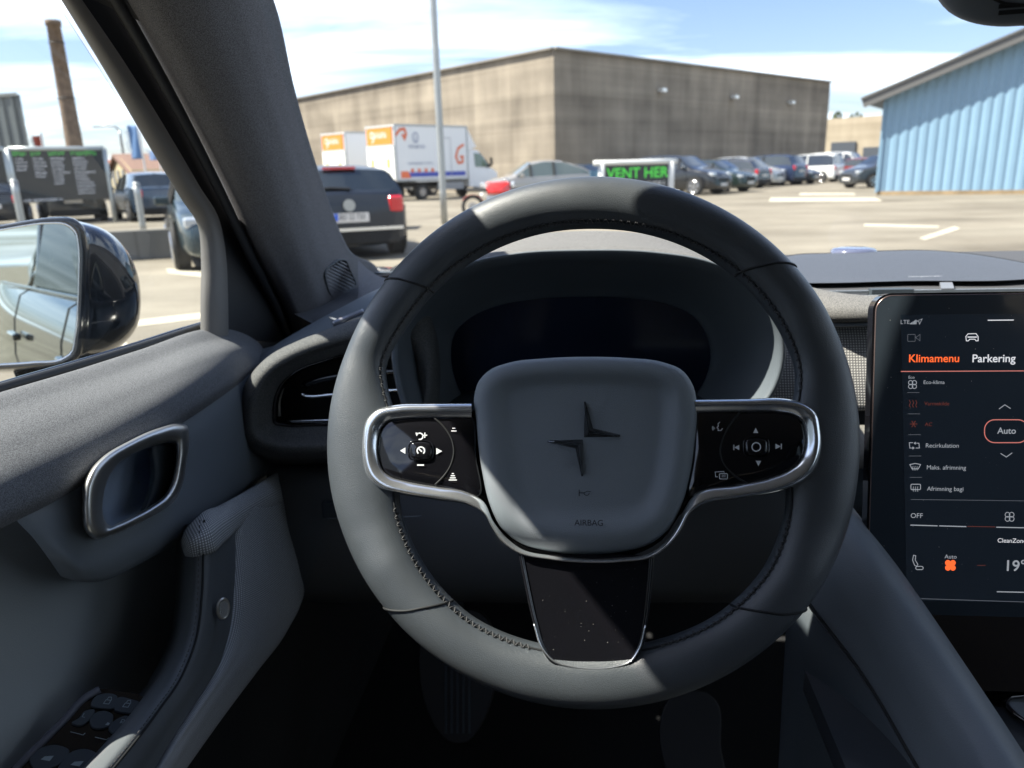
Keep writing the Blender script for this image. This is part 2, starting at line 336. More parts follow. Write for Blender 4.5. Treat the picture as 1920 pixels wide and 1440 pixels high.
# gloss back plate under everything
bp_ = [(884, 770), (745, 772), (705, 800), (695, 850), (715, 900), (870, 930), (910, 960), (950, 1020), (1020, 1040), (1100, 1046), (1190, 1040), (1240, 1014), (1285, 955), (1320, 935), (1480, 905), (1522, 860), (1525, 800), (1490, 765), (1304, 762), (1100, 720)]
prism('hub_plate', ringpx(bp_, 100, .0035), -WP.n * .012, M['gloss'], wheel, auto=40)
BL = [(886, 782), (805, 782), (752, 785), (727, 791), (714, 806), (709, 830), (710, 858), (718, 882), (733, 894), (762, 902), (825, 914), (900, 929)]
BR = [(1304, 772), (1395, 772), (1462, 773), (1489, 779), (1503, 790), (1510, 812), (1510, 838), (1500, 864), (1475, 884), (1438, 898), (1385, 909), (1292, 931)]
def pad_surface(name, out, mat, h=.0125, cx=None, cy=None, n=120, dome=.0012):
    o = cr([(x, y, 0) for x, y in out] + [((out[0][0] + out[-1][0]) / 2, (out[0][1] + out[-1][1]) / 2, 0)], n, True)[:, :2]; c = o.mean(axis=0)
    rows = [[WP(x, y, h - .007) for x, y in c + (o - c) * 1.0]]
    for s, dh in ((1.0, -.0022), (.985, -.0006), (.96, .0), (.7, dome * .6), (.35, dome), (.02, dome)): rows.append([WP(x, y, h + dh) for x, y in c + (o - c) * s])
    rows = np.array(rows); F = grid_faces(len(rows), n, cc=True) + [tuple(range((len(rows) - 1) * n, len(rows) * n))]
    return obj(name, rows.reshape(-1, 3), F, mat, wheel)
bl = pad_surface('button_panel', BL, M['gloss']); br_ = pad_surface('button_panel', BR, M['gloss'])
def stroke_geo(mb, P, pts, w, h, closed=False):
    """flat ribbon of width w px along pts on plane P at height h"""
    q = [np.array(p, float) for p in pts]; n = len(q); L, Rr = [], []
    for i in range(n):
        a = q[i - 1] if (closed or i > 0) else q[i]; b = q[(i + 1) % n] if (closed or i < n - 1) else q[i]
        d1 = q[i] - a; d2 = b - q[i]; d1 = d1 / (np.linalg.norm(d1) + 1e-9); d2 = d2 / (np.linalg.norm(d2) + 1e-9); d = d1 + d2; d /= (np.linalg.norm(d) + 1e-9); nn = np.array([-d[1], d[0]])
        k = 1 / max(.5, np.dot(nn, np.array([-d2[1], d2[0]]) if np.linalg.norm(d2) > .5 else np.array([-d1[1], d1[0]])))
        L.append(P(*(q[i] + nn * w / 2 * k), h)); Rr.append(P(*(q[i] - nn * w / 2 * k), h))
    m = n if closed else n - 1
    mb.add(L + Rr, [(i, (i + 1) % n, n + (i + 1) % n, n + i) for i in range(m)])
def poly_geo(mb, P, pts, h): mb.add([P(x, y, h) for x, y in pts], [tuple(range(len(pts)))])
def circ(cx, cy, r, n=20, a0=0, a1=360, ry=None): return [(cx + r * math.cos(R(a)), cy + (ry or r) * math.sin(R(a))) for a in np.linspace(a0, a1, n)]
def circc(cx, cy, r, n=20, ry=None): return circ(cx, cy, r, n + 1, 0, 360, ry)[:-1]
def rrect(x0, y0, x1, y1, r, n=5):
    out = []
    for cx, cy, a in ((x1 - r, y0 + r, -90), (x1 - r, y1 - r, 0), (x0 + r, y1 - r, 90), (x0 + r, y0 + r, 180)): out += circ(cx, cy, r, n, a, a + 90)
    return out
# grooves on the panels
def groove(pts, parent, w=.0007, h=.0134, P=WP): tube('groove', [P(x, y, h) for x, y in pts], w, M['groove'], parent, k=6)
groove([(815, 784), (832, 800), (846, 822), (851, 845), (846, 870), (832, 893), (816, 909)], bl)
groove([(1386, 774), (1366, 800), (1353, 830), (1350, 845), (1356, 868), (1375, 890), (1402, 907)], br_)
def rocker(cx, cy, par):
    o = cr([(x, y, 0) for x, y in rrect(cx - 21, cy - 16, cx + 21, cy + 16, 9)], 40, True)[:, :2]; c = np.array([cx, cy]); rows = []
    for s, h in ((1.16, .0137), (1.12, .0146), (1.02, .0140), (.98, .0130), (.95, .0152), (.85, .0160), (.4, .0156), (.02, .0155)): rows.append([WP(x, y, h) for x, y in c + (o - c) * s])
    rows = np.array(rows); return obj('thumb_button', rows.reshape(-1, 3), grid_faces(len(rows), 40, cc=True) + [tuple(range(7 * 40, 8 * 40))], M['gloss'], par)
rocker(789, 845, bl); rocker(1418, 838, br_)
ik = MB(); H = .0145
for pts in ([(750, 845), (760, 839), (760, 851)], [(829, 846), (818, 840), (818, 852)]): poly_geo(ik, WP, pts, H)
stroke_geo(ik, WP, circ(787, 818, 6, 14, -160, 110), 2.2, H); poly_geo(ik, WP, [(779, 811), (786, 812), (781, 818)], H)
stroke_geo(ik, WP, [(792, 816), (801, 816)], 2, H); stroke_geo(ik, WP, [(796.5, 811), (796.5, 821)], 2, H); stroke_geo(ik, WP, [(782, 872), (795, 872)], 2.6, H)
stroke_geo(ik, WP, circ(789, 845, 7, 16, 130, 410), 2.4, .0162); stroke_geo(ik, WP, [(785, 841), (791, 847)], 2.6, .0162)
for y, w in ((803, 6), (808, 10)): stroke_geo(ik, WP, [(851 - w / 2, y), (851 + w / 2, y)], 1.8, H)
for y, w in ((888, 4), (892, 8), (896, 11), (900, 15)): stroke_geo(ik, WP, [(849 - w / 2, y), (849 + w / 2, y)], 1.9, H)
ik.build('button_marking', M['white_ink'], bl)
ik = MB()
for pts in ([(1417, 802), (1412, 812), (1422, 812)], [(1422, 874), (1417, 864), (1427, 864)], [(1377, 839), (1386, 834), (1386, 844)], [(1464, 837), (1454, 832), (1454, 842)]): poly_geo(ik, WP, pts, H)
stroke_geo(ik, WP, [(1376, 834), (1376, 844)], 2, H); stroke_geo(ik, WP, [(1465, 832), (1465, 842)], 2, H)
stroke_geo(ik, WP, circc(1418, 838, 8, 24), 2.2, .0162, True)
stroke_geo(ik, WP, [(1350, 791), (1346, 795), (1347, 799), (1344, 802), (1347, 804), (1346, 807), (1352, 807), (1355, 803)], 1.3, H)
for k_ in range(3): stroke_geo(ik, WP, circ(1342, 803, 2 + 2.2 * k_, 6, 140, 220), .9, H)
stroke_geo(ik, WP, rrect(1349, 888, 1364, 898, 2), 1.4, H, True); stroke_geo(ik, WP, [(1346, 894), (1342, 894), (1341, 885), (1357, 884), (1358, 886)], 1.3, H)
for y in (891, 894): stroke_geo(ik, WP, [(1353, y), (1361, y)], 1, H)
ik.build('button_marking', M['white_ink'], br_)

# airbag cover: rings from outer lip to recessed middle
AO = [(893, 790), (889, 745), (897, 716), (918, 694), (955, 680), (1020, 672), (1097, 669), (1175, 671), (1242, 679), (1280, 695), (1299, 722), (1307, 765), (1303, 830), (1294, 890), (1277, 950), (1252, 994), (1214, 1022), (1160, 1036), (1095, 1040), (1030, 1034), (975, 1018), (940, 990), (918, 945), (903, 880), (896, 830)]
AI = [(963, 800), (958, 765), (960, 748), (970, 738), (990, 732), (1040, 728), (1097, 727), (1155, 728), (1205, 732), (1226, 738), (1234, 750), (1234, 775), (1230, 820), (1223, 870), (1212, 915), (1198, 936), (1176, 946), (1140, 950), (1096, 951), (1050, 949), (1015, 944), (994, 932), (983, 912), (974, 870), (967, 830)]
a_o = cr([(x, y, 0) for x, y in AO], 120, True)[:, :2]; a_i = cr([(x, y, 0) for x, y in AI], 120, True)[:, :2]; ac = a_i.mean(axis=0); rows = []
for f, h in ((0, -.006), (0, .008), (.01, .0125), (.04, .0165), (.10, .0195), (.20, .0212), (.32, .0218), (.44, .0215), (.56, .0203), (.70, .0178), (.84, .0155), (.95, .0147), (1.05, .0145)):
    q = a_o * (1 - f) + a_i * f
    # the lower lip turns further back
    rows.append([WP(x, y, h - max(0, (y - 955) / 85) ** 1.6 * .0075 * max(0, 1 - f)) for x, y in q])
for s in (.8, .5, .2, .02): rows.append([WP(x, y, .0145) for x, y in ac + (a_i - ac) * s])
rows = np.array(rows); bag = obj('airbag_cover', rows.reshape(-1, 3), grid_faces(len(rows), 120, cc=True) + [tuple(range((len(rows) - 1) * 120, len(rows) * 120))], M['pad'], wheel)
def star(pts, mid):
    P = WP; o = [P(x, y, .0146) for x, y in pts]; t = [P(x, y, .0162) for x, y in mid]
    n = len(o); k = len(t); return o, t
def ridge(name, outline, spine, mat, parent, h0=.0145, h1=.0185):
    """raised arrow: outline polygon lofted to a spine polyline of the same count"""
    o = [WP(x, y, h0) for x, y in outline]; t = [WP(x, y, h1) for x, y in spine]; n = len(o)
    F = [(i, (i + 1) % n, n + (i + 1) % n, n + i) for i in range(n)]
    return obj(name, o + t, F, mat, parent, smooth=False)
M['emblem'] = plain('emblem_black', (.016, .018, .021), .12, coat=.5)
M['emblem_groove'] = plain('emblem_edge', (.02, .022, .026), .4)
ridge('emblem', [(1095, 753), (1098, 753), (1112, 803), (1163, 815), (1163, 819), (1095, 820)], [(1097, 762), (1097.5, 762), (1105, 808), (1152, 816.5), (1152, 817), (1104, 811)], M['emblem'], bag)
ridge('emblem', [(1026, 829), (1027, 826), (1092.5, 824), (1093, 893), (1090, 893), (1079, 841)], [(1040, 828.5), (1040, 828), (1086, 832), (1091, 882), (1090.5, 882), (1085, 836)], M['emblem'], bag)
# text
def text_mesh(s, P, px, py, hpx, h=.0, align='LEFT', squeeze=1.0, bold=0.0):
    cu = bpy.data.curves.new('t', 'FONT'); cu.body = s; cu.size = 1; cu.align_x = align; cu.offset = bold; cu.resolution_u = 4
    ob = bpy.data.objects.new('t', cu); COL.objects.link(ob); dg = bpy.context.evaluated_depsgraph_get(); me = bpy.data.meshes.new_from_object(ob.evaluated_get(dg))
    vs = [V(*v.co) for v in me.vertices]; fs = [tuple(p.vertices) for p in me.polygons]
    bpy.data.objects.remove(ob); bpy.data.curves.remove(cu); bpy.data.meshes.remove(me)
    o = P(px, py, h); sc = np.linalg.norm(P(px, py - hpx, h) - o) / .70
    return [o + P.x * (v[0] * sc * squeeze) + P.y * (v[1] * sc) for v in vs], fs
class PF:                                       # free plane for lettering in the world
    def __init__(s, o, x, y): s.o = V(*o); s.x = V(*x); s.y = V(*y); s.n = np.cross(s.x, s.y)
    def __call__(s, a, b, h=0): return s.o + s.x * a + s.y * (-b) + s.n * h
tm = MB(); tm.add(*text_mesh('AIRBAG', WP, 1077, 985, 11, .0215)); 
lx = tm.build('lettering', M['emblem_groove'], bag)
hm = MB(); stroke_geo(hm, WP, [(1086, 918), (1086, 930)], 1.4, .0150); stroke_geo(hm, WP, [(1086, 924), (1095, 924), (1101, 921), (1108, 922)], 1.2, .0150); stroke_geo(hm, WP, circ(1100, 924, 5, 8, 0, 180), 1.2, .0150)
hm.build('horn_marking', M['emblem_groove'], bag)
# lower spoke, gloss black
S_O = [(972, 1040), (984, 1100), (1000, 1170), (1016, 1220), (1036, 1246), (1070, 1258), (1112, 1262), (1152, 1258), (1184, 1248), (1202, 1222), (1214, 1170), (1222, 1100), (1227, 1040)]
so = cr([(x, y, 0) for x, y in S_O], 90)[:, :2]; rows = []
for s, h in ((1.0, .0105), (1.0, .0125), (.996, .0143), (.985, .0150), (.962, .0150), (.948, .0139), (.940, .0132), (.930, .01305), (.915, .0130), (.6, .0130), (.3, .0128), (.0, .0128)):
    c = np.array([[1104, y] for _, y in so]); q = so.copy(); q[:, 0] = 1104 + (so[:, 0] - 1104) * s; q[:, 1] = 1040 + (so[:, 1] - 1040) * (1 - (1 - s) * .6)
    rows.append([WP(x, y, h - (.006 if y < 1060 else 0) * 0) for x, y in q])
rows = np.array(rows); low = obj('lower_spoke', rows.reshape(-1, 3), grid_faces(len(rows), 90), M['gloss'], wheel)
obj('spoke_side', [WP(x, y, h) for h in (-.014, .0106) for x, y in so], grid_faces(2, 90), M['plastic_dark'], low)
tube('spoke_edging', [WP(x, y, .0152) for x, y in [(1001, 1170), (1017, 1216), (1038, 1239), (1072, 1250), (1112, 1254), (1150, 1251), (1182, 1240), (1198, 1217), (1210, 1172)]], .0006, M['chrome'], low, k=6)
sk = MB()
for _ in range(45):
    x, y = 1004 + 200 * rng.rand(), 1062 + 178 * rng.rand()
    if abs(x - 1104) > 104 - (y - 1040) * .07: continue
    s_ = .25 + .7 * rng.rand() ** 3; sk.add([WP(x + s_ * math.cos(a), y + s_ * math.sin(a), .01325) for a in (0, 1.3, 2.6, 3.9, 5.1)], [(0, 1, 2, 3, 4)])
sk.build('dust_speck', plain('dust', (.30, .29, .27), .9), low)
# column shroud behind the wheel
rows = []
for Y_, s in ((.62, 1.0), (.72, 1.25)):
    c = onY(1105, 900, Y_) if Y_ == .62 else onY(1105, 900, .62) + FC * .1 - UP * .035
    rows.append([c + RC * (.058 * s * math.cos(a)) + UP * (.05 * s * math.sin(a)) for a in np.linspace(0, 2 * math.pi, 25)[:-1]])
obj('column_shroud', np.array(rows).reshape(-1, 3), grid_faces(2, 24, cc=True) + [tuple(range(24))], M['plastic_dark'], wheel)
# ================================================================== touchscreen
SN = -FC * math.cos(R(11)) + UP * math.sin(R(11))
SP = PL(1640, 562, .600, SN)
screen = thing('touchscreen', 'tall black portrait touchscreen with orange and white climate menu beside steering wheel', 'screen', SP.o)
TL = SP(1641, 553)
SF = PF(TL, SP.x, SP.y)                          # metres, y down
def srect(w0, y0, w1, y1, r, n=8): return [(a, b) for a, b in rrect(w0, y0, w1, y1, r, n)]
SW, SH = .205, .305
prism('housing', [SF(a, b, -.0005) for a, b in srect(-.0012, -.0012, SW, SH, .014)], -SP.n * .011, M['gloss'], screen, auto=40)
M['copper'] = plain('copper_rim', (.42, .30, .27), .3, metal=.9)
rimo = [SF(a, b, .0002) for a, b in srect(.0008, .0008, SW - .002, SH - .002, .0125, 10)]
tube('bezel_edge', rimo, .0005, M['copper'], screen, n=0, k=6, closed=True)
m, n_, l_, b_ = newmat('screen_glass'); setp(b_, col=(.040, .052, .066), rough=.22, coat=.8, coatr=.04, spec=.5)
M['screen_glass'] = m
obj('screen_glass', [SF(a, b, .0006) for a, b in srect(.001, .001, SW - .002, SH - .002, .0125)], [tuple(range(len(srect(0, 0, 1, 1, .1))))], M['screen_glass'], screen, smooth=False)
M['px_white'] = emit('pixels_white', (.85, .88, .95), .30); M['px_grey'] = emit('pixels_grey', (.5, .55, .62), .22); M['px_orange'] = emit('pixels_orange', (1, .15, .035), .42)
M['px_dim'] = emit('pixels_dim_red', (.6, .16, .13), .07); M['px_line'] = emit('pixels_line', (.9, .30, .26), .22); M['px_faint'] = emit('pixels_faint', (.35, .4, .48), .10)
M['px_panel'] = emit('pixels_panel', (.03, .05, .075), .18)
HS = .0010
obj('display', [SP(x, y, .0008) for x, y in [(1689, 590), (1990, 588), (1990, 1130), (1700, 1127)]], [(0, 1, 2, 3)], plain('display_dark', (.020, .032, .046), .2, coat=.8, coatr=.04, em=(.4, .55, .8), ems=.004), screen, smooth=False)
def stext(items, mat, name='lettering'):
    mb = MB()
    for s, x, y, h in items: mb.add(*text_mesh(s, SP, x, y, h, HS, squeeze=.97, bold=.012 if h > 10 else 0))
    mb.build(name, M[mat], screen)
stext([('LTE', 1688, 607.5, 7.6)], 'px_grey'); stext([('Klimamenu', 1703, 679, 14.5)], 'px_orange'); stext([('Parkering', 1822, 679, 14.5)], 'px_white')
stext([('Eco-klima', 1731, 720, 7), ('Eco', 1703, 710, 5.5), ('Recirkulation', 1735, 839, 8), ('Maks. afrimning', 1737, 880, 8), ('Afrimning bagi', 1738, 920, 8), ('OFF', 1707, 971, 9), ('Auto', 1870, 813, 11.5), ('Auto', 1771, 1047, 7.5)], 'px_grey')
stext([('Varmekilde', 1733, 760, 7), ('AC', 1734, 799, 7)], 'px_dim'); stext([('CleanZone\u00ae', 1870, 1017, 8), ], 'px_white'); stext([('19\u00b0', 1882, 1070, 20)], 'px_grey')
def sicon(mat, fn, name='icon'):
    mb = MB(); fn(mb); return mb.build(name, M[mat], screen)
def st(mb, pts, w=1.3, closed=False): stroke_geo(mb, SP, pts, w, HS, closed)
def bars(mb):
    for k in range(5): poly_geo(mb, SP, [(1706 + 2.6 * k, 608), (1708 + 2.6 * k, 608), (1708 + 2.6 * k, 606 - 1.6 * k), (1706 + 2.6 * k, 606 - 1.6 * k)], HS)
    st(mb, [(1719, 602), (1729, 598), (1724, 608), (1723, 603)], 1.3, True)
sicon('px_grey', bars, 'signal_marking')
sicon('px_white', lambda mb: (st(mb, [(1852, 600.5), (1901, 600)], 1.8), st(mb, [(1812, 639), (1811, 631), (1815, 626), (1830, 625.5), (1834, 631), (1834, 639), (1830, 639), (1828, 636), (1818, 636), (1816, 639)], 1.5, True), st(mb, [(1814, 632), (1832, 632)], 2.2)), 'car_marking')
sicon('px_faint', lambda mb: (st(mb, rrect(1702, 627, 1716, 640, 1), 1, True), st(mb, [(1717, 633), (1725, 627), (1725, 639)], 1, True)), 'camera_marking')
sicon('px_line', lambda mb: (st(mb, [(1689, 696.5), (1990, 695)], 1.7), st(mb, rrect(1846, 787, 1928, 830, 19, 8), 1.8, True)), 'button_outline')
sicon('px_grey', lambda mb: st(mb, [(1873, 767), (1884, 759), (1895, 766)], 1.4), 'up_marking')
sicon('px_grey', lambda mb: st(mb, [(1876, 850), (1887, 857), (1898, 849)], 1.4), 'down_marking')
sicon('px_grey', lambda mb: (st(mb, [(1718, 831), (1723, 831), (1724, 840), (1717, 840)], 1.3), st(mb, [(1712, 840), (1706, 840), (1705, 830), (1712, 830)], 1.3), poly_geo(mb, SP, [(1717, 828), (1717, 834), (1713, 831)], HS), poly_geo(mb, SP, [(1711, 837), (1711, 843), (1715, 840)], HS)), 'recirculation_marking')
sicon('px_grey', lambda mb: (st(mb, [(1706, 871), (1716, 869), (1726, 871), (1722, 879), (1710, 879)], 1.4, True), [st(mb, [(a, 874), (a - 1, 878), (a, 882)], 1) for a in (1712, 1716, 1720)]), 'defrost_marking')
sicon('px_grey', lambda mb: (st(mb, rrect(1708, 908, 1726, 918, 2), 1.4, True), [st(mb, [(a, 912), (a - 1, 917), (a, 922)], 1) for a in (1713, 1717, 1721)]), 'demist_marking')
def fan(mb, cx, cy, r, w=None):
    for k in range(4):
        a = R(45 + 90 * k); c = (cx + r * .55 * math.cos(a), cy + r * .55 * math.sin(a)); o = circc(c[0], c[1], r * .45, 14)
        st(mb, o, w, True) if w else poly_geo(mb, SP, o, HS)
    if not w: poly_geo(mb, SP, circc(cx, cy, r * .35, 8), HS)
sicon('px_grey', lambda mb: fan(mb, 1711, 721, 9, 1.3), 'fan_marking'); sicon('px_grey', lambda mb: fan(mb, 1893, 969, 10, 1.3), 'fan_marking'); sicon('px_orange', lambda mb: fan(mb, 1782, 1060, 12), 'fan_marking')
sicon('px_dim', lambda mb: ([st(mb, [(1713 - 7 * math.cos(R(a)), 795 - 7 * math.sin(R(a))), (1713 + 7 * math.cos(R(a)), 795 + 7 * math.sin(R(a)))], 1.4) for a in (0, 60, 120)], [st(mb, [(a, 750), (a + 2, 755), (a, 760), (a + 2, 764)], 1.2) for a in (1705, 1711, 1717)], st(mb, [(1814, 987), (1866, 988)], 1.2), st(mb, [(1832, 1060), (1848, 1060)], 1)), 'red_marking')
sicon('px_grey', lambda mb: (st(mb, [(1707, 984.5), (1758, 986)], 1.8), st(mb, [(1761, 986), (1812, 987.5)], 1.8), st(mb, [(1868, 988.5), (1990, 991)], 1.8), st(mb, [(1869, 1109.5), (1990, 1112)], 1.8),
     st(mb, [(1713, 1041), (1717, 1042), (1716, 1050), (1721, 1058), (1719, 1062), (1715, 1060), (1711, 1050)], 1.3, True), st(mb, rrect(1717, 1062, 1731, 1068, 3), 1.3, True)), 'seat_marking')
sicon('px_faint', lambda mb: ([st(mb, [(1701 + (y - 736) * .03, y), (1724 + (y - 736) * .03, y)], .9) for y in (736, 776, 815, 855, 895)], st(mb, [(1708, 936.5), (1990, 940)], .9), st(mb, [(1712, 1122), (1990, 1131)], 1.1)), 'divider_marking')

sk = MB()
for _ in range(60):
    x, y = 1655 + 265 * rng.rand(), 575 + 540 * rng.rand(); s_ = .3 + .8 * rng.rand() ** 3; sk.add([SP(x + s_ * math.cos(a), y + s_ * math.sin(a), .00095) for a in (0, 1.3, 2.6, 3.9, 5.1)], [(0, 1, 2, 3, 4)])
sk.build('dust_speck', bpy.data.materials['dust'], screen)
# ================================================================== dashboard
dash = thing('dashboard', 'dark grey dashboard with hooded driver display, woven trim and air vents', 'dashboard', car(.3, .95, -.3))
# top sheet
def zt(X, Y):
    base = -.143 + .004 * math.sin(max(0, min(1, (Y - .9) / .4)) * math.pi)
    if X < -.15: base -= min(.035, (-.15 - X) * .16)
    return base
xs = np.linspace(-.47, 1.12, 60); ys = np.linspace(.845, 1.27, 18)
xl = lambda Y: -.27 - .17 * min(1, max(0, (Y - .845) / .22))
cl_ = lambda X, Y: max(X, xl(Y))
rows = [[car(cl_(X, Y), Y - .12 * max(0, abs(X - .33) - .45) ** 1.2, zt(X, Y)) for X in xs] for Y in ys] + [[car(X, 1.275, zt(X, 1.27) - .05) for X in xs]]
obj('top_pad', np.array(rows).reshape(-1, 3), grid_faces(len(rows), len(xs)), M['dashtop'], dash)
# perforated speaker grille, a raised tray
m, n_, l_, b_ = newmat('perforated_grille'); setp(b_, rough=.5, metal=.2)
tc = n_.new('ShaderNodeTexCoord'); vo = n_.new('ShaderNodeTexVoronoi'); vo.inputs['Scale'].default_value = 150; vo.inputs['Randomness'].default_value = .05; l_.new(tc.outputs['Object'], vo.inputs[0])
mr = n_.new('ShaderNodeMapRange'); mr.inputs[1].default_value = .28; mr.inputs[2].default_value = .42; l_.new(vo.outputs['Distance'], mr.inputs[0])
mx = n_.new('ShaderNodeMix'); mx.data_type = 'RGBA'; mx.inputs[6].default_value = (.012, .013, .015, 1); mx.inputs[7].default_value = (.078, .083, .094, 1); l_.new(mr.outputs[0], mx.inputs[0]); l_.new(mx.outputs[2], b_.inputs['Base Color'])
bp = n_.new('ShaderNodeBump'); bp.inputs['Distance'].default_value = .001; bp.inputs['Strength'].default_value = .6; l_.new(mr.outputs[0], bp.inputs['Height']); l_.new(bp.outputs[0], b_.inputs['Normal']); M['perf'] = m
gz = -.137
go = [(1400, 528), (1440, 492), (1480, 480), (1560, 475), (1650, 471), (1745, 470), (1800, 474), (1860, 482), (1920, 493), (2010, 515), (1920, 524), (1700, 527), (1520, 531)]
g1 = cr([(x, y, 0) for x, y in go], 90, True)[:, :2]; gc = g1.mean(axis=0); rows = [[onZ(x, y, gz - .008) for x, y in g1]]
for s, h in ((1, 0), (.985, .0012), (.9, .0014), (.5, .0016), (.05, .0016)): rows.append([onZ(x, y, gz + h) for x, y in gc + (g1 - gc) * s])
obj('speaker_grille', np.array(rows).reshape(-1, 3), grid_faces(6, 90, cc=True) + [tuple(range(450, 540))], M['perf'], dash, auto=60)
gp = [onZ(x, y, gz - .002) for x, y in g1]; tube('grille_gap', gp, .0011, M['groove'], dash, n=0, k=6, closed=True)
q = PF(onZ(1705, 519, gz + .003), RC, FC); mb = MB(); mb.add(*text_mesh('harman/kardon', q, 0, 0, .0042, 0)); mb.build('lettering', M['white_ink'], dash)
# light sensor puck
c = onZ(1600, 474, -.139); mb = MB(); k = 28
prof = [(.030, 0), (.0295, .004), (.026, .007), (.018, .0085), (.0, .009)]
vs = []
for r_, z in prof: vs += [c + RC * (r_ * 1.15 * math.cos(2 * math.pi * j / k)) + FC * (r_ * 1.1 * math.sin(2 * math.pi * j / k)) + UP * z for j in range(k)]
obj('light_sensor', vs, grid_faces(5, k, cc=True), plain('sensor_lens', (.10, .11, .17), .15, coat=1.0), dash)
# binnacle: outer shell
FL = [(757, 770), (742, 715), (735, 665), (742, 612), (770, 566), (818, 522), (880, 492), (960, 475), (1090, 468), (1230, 472), (1330, 489), (1400, 519), (1446, 570), (1472, 635), (1470, 690), (1447, 745), (1420, 775)]
def shell_row(pts, Y, n=60): return [onY(x, y, Y) for x, y in cr([(x, y, 0) for x, y in pts], n)[:, :2]]
RD = [(780, 770), (762, 700), (765, 640), (790, 590), (825, 540), (865, 497), (915, 466), (1000, 443), (1090, 436), (1180, 438), (1262, 450), (1330, 474), (1390, 510), (1425, 560), (1448, 630), (1450, 700), (1430, 770)]
RC2 = [(760, 770), (745, 715), (742, 660), (757, 605), (790, 560), (835, 513), (890, 484), (965, 462), (1090, 452), (1215, 457), (1308, 475), (1378, 507), (1428, 560), (1458, 630), (1462, 690), (1440, 770)]
rows = [shell_row(FL, .735), shell_row([(1100 + (x - 1100) * 1.004, y - 4 if y < 700 else y) for x, y in FL], .740), shell_row([(1100 + (x - 1100) * 1.0, y - 6 if y < 700 else y) for x, y in FL], .76), shell_row(RC2, .82), shell_row(RD, .93), shell_row([(x, y + 30) for x, y in RD], .99), shell_row([(x, y + 150) for x, y in RD], 1.02)]
obj('display_hood', np.array([cr(np.array(rows)[:, j], 30) for j in range(60)]).transpose(1, 0, 2).reshape(-1, 3), grid_faces(30, 60), M['dashcloth'], dash)
# binnacle: inner walls
def shrink(pts, s, cx=1100, cy=640): return [(cx + (x - cx) * s, cy + (y - cy) * s) for x, y in pts]
I1 = [(765, 762), (752, 712), (748, 665), (755, 618), (782, 576), (828, 534), (888, 505), (962, 489), (1090, 482), (1228, 486), (1322, 502), (1388, 531), (1430, 577), (1454, 637), (1452, 688), (1430, 742), (1405, 770)]
DI = [(880, 770), (852, 715), (843, 668), (850, 625), (880, 596), (925, 576), (1000, 562), (1090, 557), (1180, 560), (1255, 572), (1300, 592), (1326, 625), (1335, 665), (1326, 708), (1300, 750), (1285, 775), (1280, 780)]
rows = [shell_row(FL, .735), shell_row(shrink(FL, .992), .731), shell_row(shrink(FL, .978), .732), shell_row(I1, .740), shell_row([( .75 * a[0] + .25 * b[0], .75 * a[1] + .25 * b[1] - 6) for a, b in zip(I1, DI)], .765), shell_row([(.45 * a[0] + .55 * b[0], .45 * a[1] + .55 * b[1] - 8) for a, b in zip(I1, DI)], .80), shell_row([(.12 * a[0] + .88 * b[0], .12 * a[1] + .88 * b[1] - 3) for a, b in zip(I1, DI)], .835), shell_row(DI, .845), shell_row(DI, .875)]
M['hoodin'] = plain('hood_inside', (.11, .13, .15), .5, bump=.15, bscale=1400)
obj('hood_lining', np.array([cr(np.array(rows)[:, j], 40) for j in range(60)]).transpose(1, 0, 2).reshape(-1, 3), grid_faces(40, 60), M['hoodin'], dash)
m = plain('display_glass', (.010, .016, .036), .28, spec=.2, coat=.25, coatr=.12)  # blue in the base colour stands in for a sheen on the glass
nn = m.node_tree; lw = nn.nodes.new('ShaderNodeLayerWeight'); lw.inputs[0].default_value = .35
obj('driver_display', [onY(x, y, .842 + (y - 550) * .00010) for x, y in cr([(x, y, 0) for x, y in [(x, y) for x, y in DI] + [(1180, 830), (1000, 830)]], 80, True)[:, :2]], [tuple(range(80))], m, dash, smooth=False)
prism('binnacle_floor', [car(-.16, .735, -.255), car(.175, .735, -.255), car(.175, 1.0, -.245), car(-.16, 1.0, -.245)], -UP * .02, M['plastic_dark'], dash)
# cross-car profile right of the wheel
def pr(y, Y): p = onY(1600, y, Y) - EYE; return (np.dot(p, FC), p[2])
def extr(name, prof, X0, X1, mat, nX=40, smooth=True, bend=.02, auto=None, nu=None):
    P2 = np.array([[a, b, 0] for a, b in prof]); P2 = cr(P2, nu)[:, :2] if nu else P2[:, :2]
    rows = [[car(X, a - bend * ((X - .35) / .6) ** 2 * 0, b) for a, b in P2] for X in np.linspace(X0, X1, nX)]
    o = obj(name, np.array(rows).reshape(-1, 3), grid_faces(nX, len(P2)), mat, dash, smooth, auto=auto)
    if mat.get('uv'): set_uv(o, rows)
    return o
# soft shoulder pad: swept with a falling left end
rows = []
for px, yt, yb, Y0 in ((1395, 500, 560, .90), (1440, 510, 580, .875), (1490, 530, 598, .85), (1550, 545, 606, .83), (1610, 553, 606, .82), (1700, 553, 603, .82), (1800, 551, 600, .82), (1920, 549, 598, .82), (2300, 540, 590, .82)):
    rows.append([onY(px, yt + 3, Y0 + .02), onY(px, yt, Y0), onY(px, yt + (yb - yt) * .25, Y0 - .022), onY(px, yt + (yb - yt) * .6, Y0 - .034), onY(px, yb - 4, Y0 - .034), onY(px, yb, Y0 - .028), onY(px, yb + 2, Y0 - .005)])
loft('shoulder_pad', rows, M['dashcloth'], dash, 40, 20)
tube('pad_piping', [onY(px, y, Y) for px, y, Y in ((1490, 600, .818), (1550, 609, .80), (1610, 609, .79), (1700, 606, .79), (1920, 601, .79))], .0022, M['plastic'], dash)
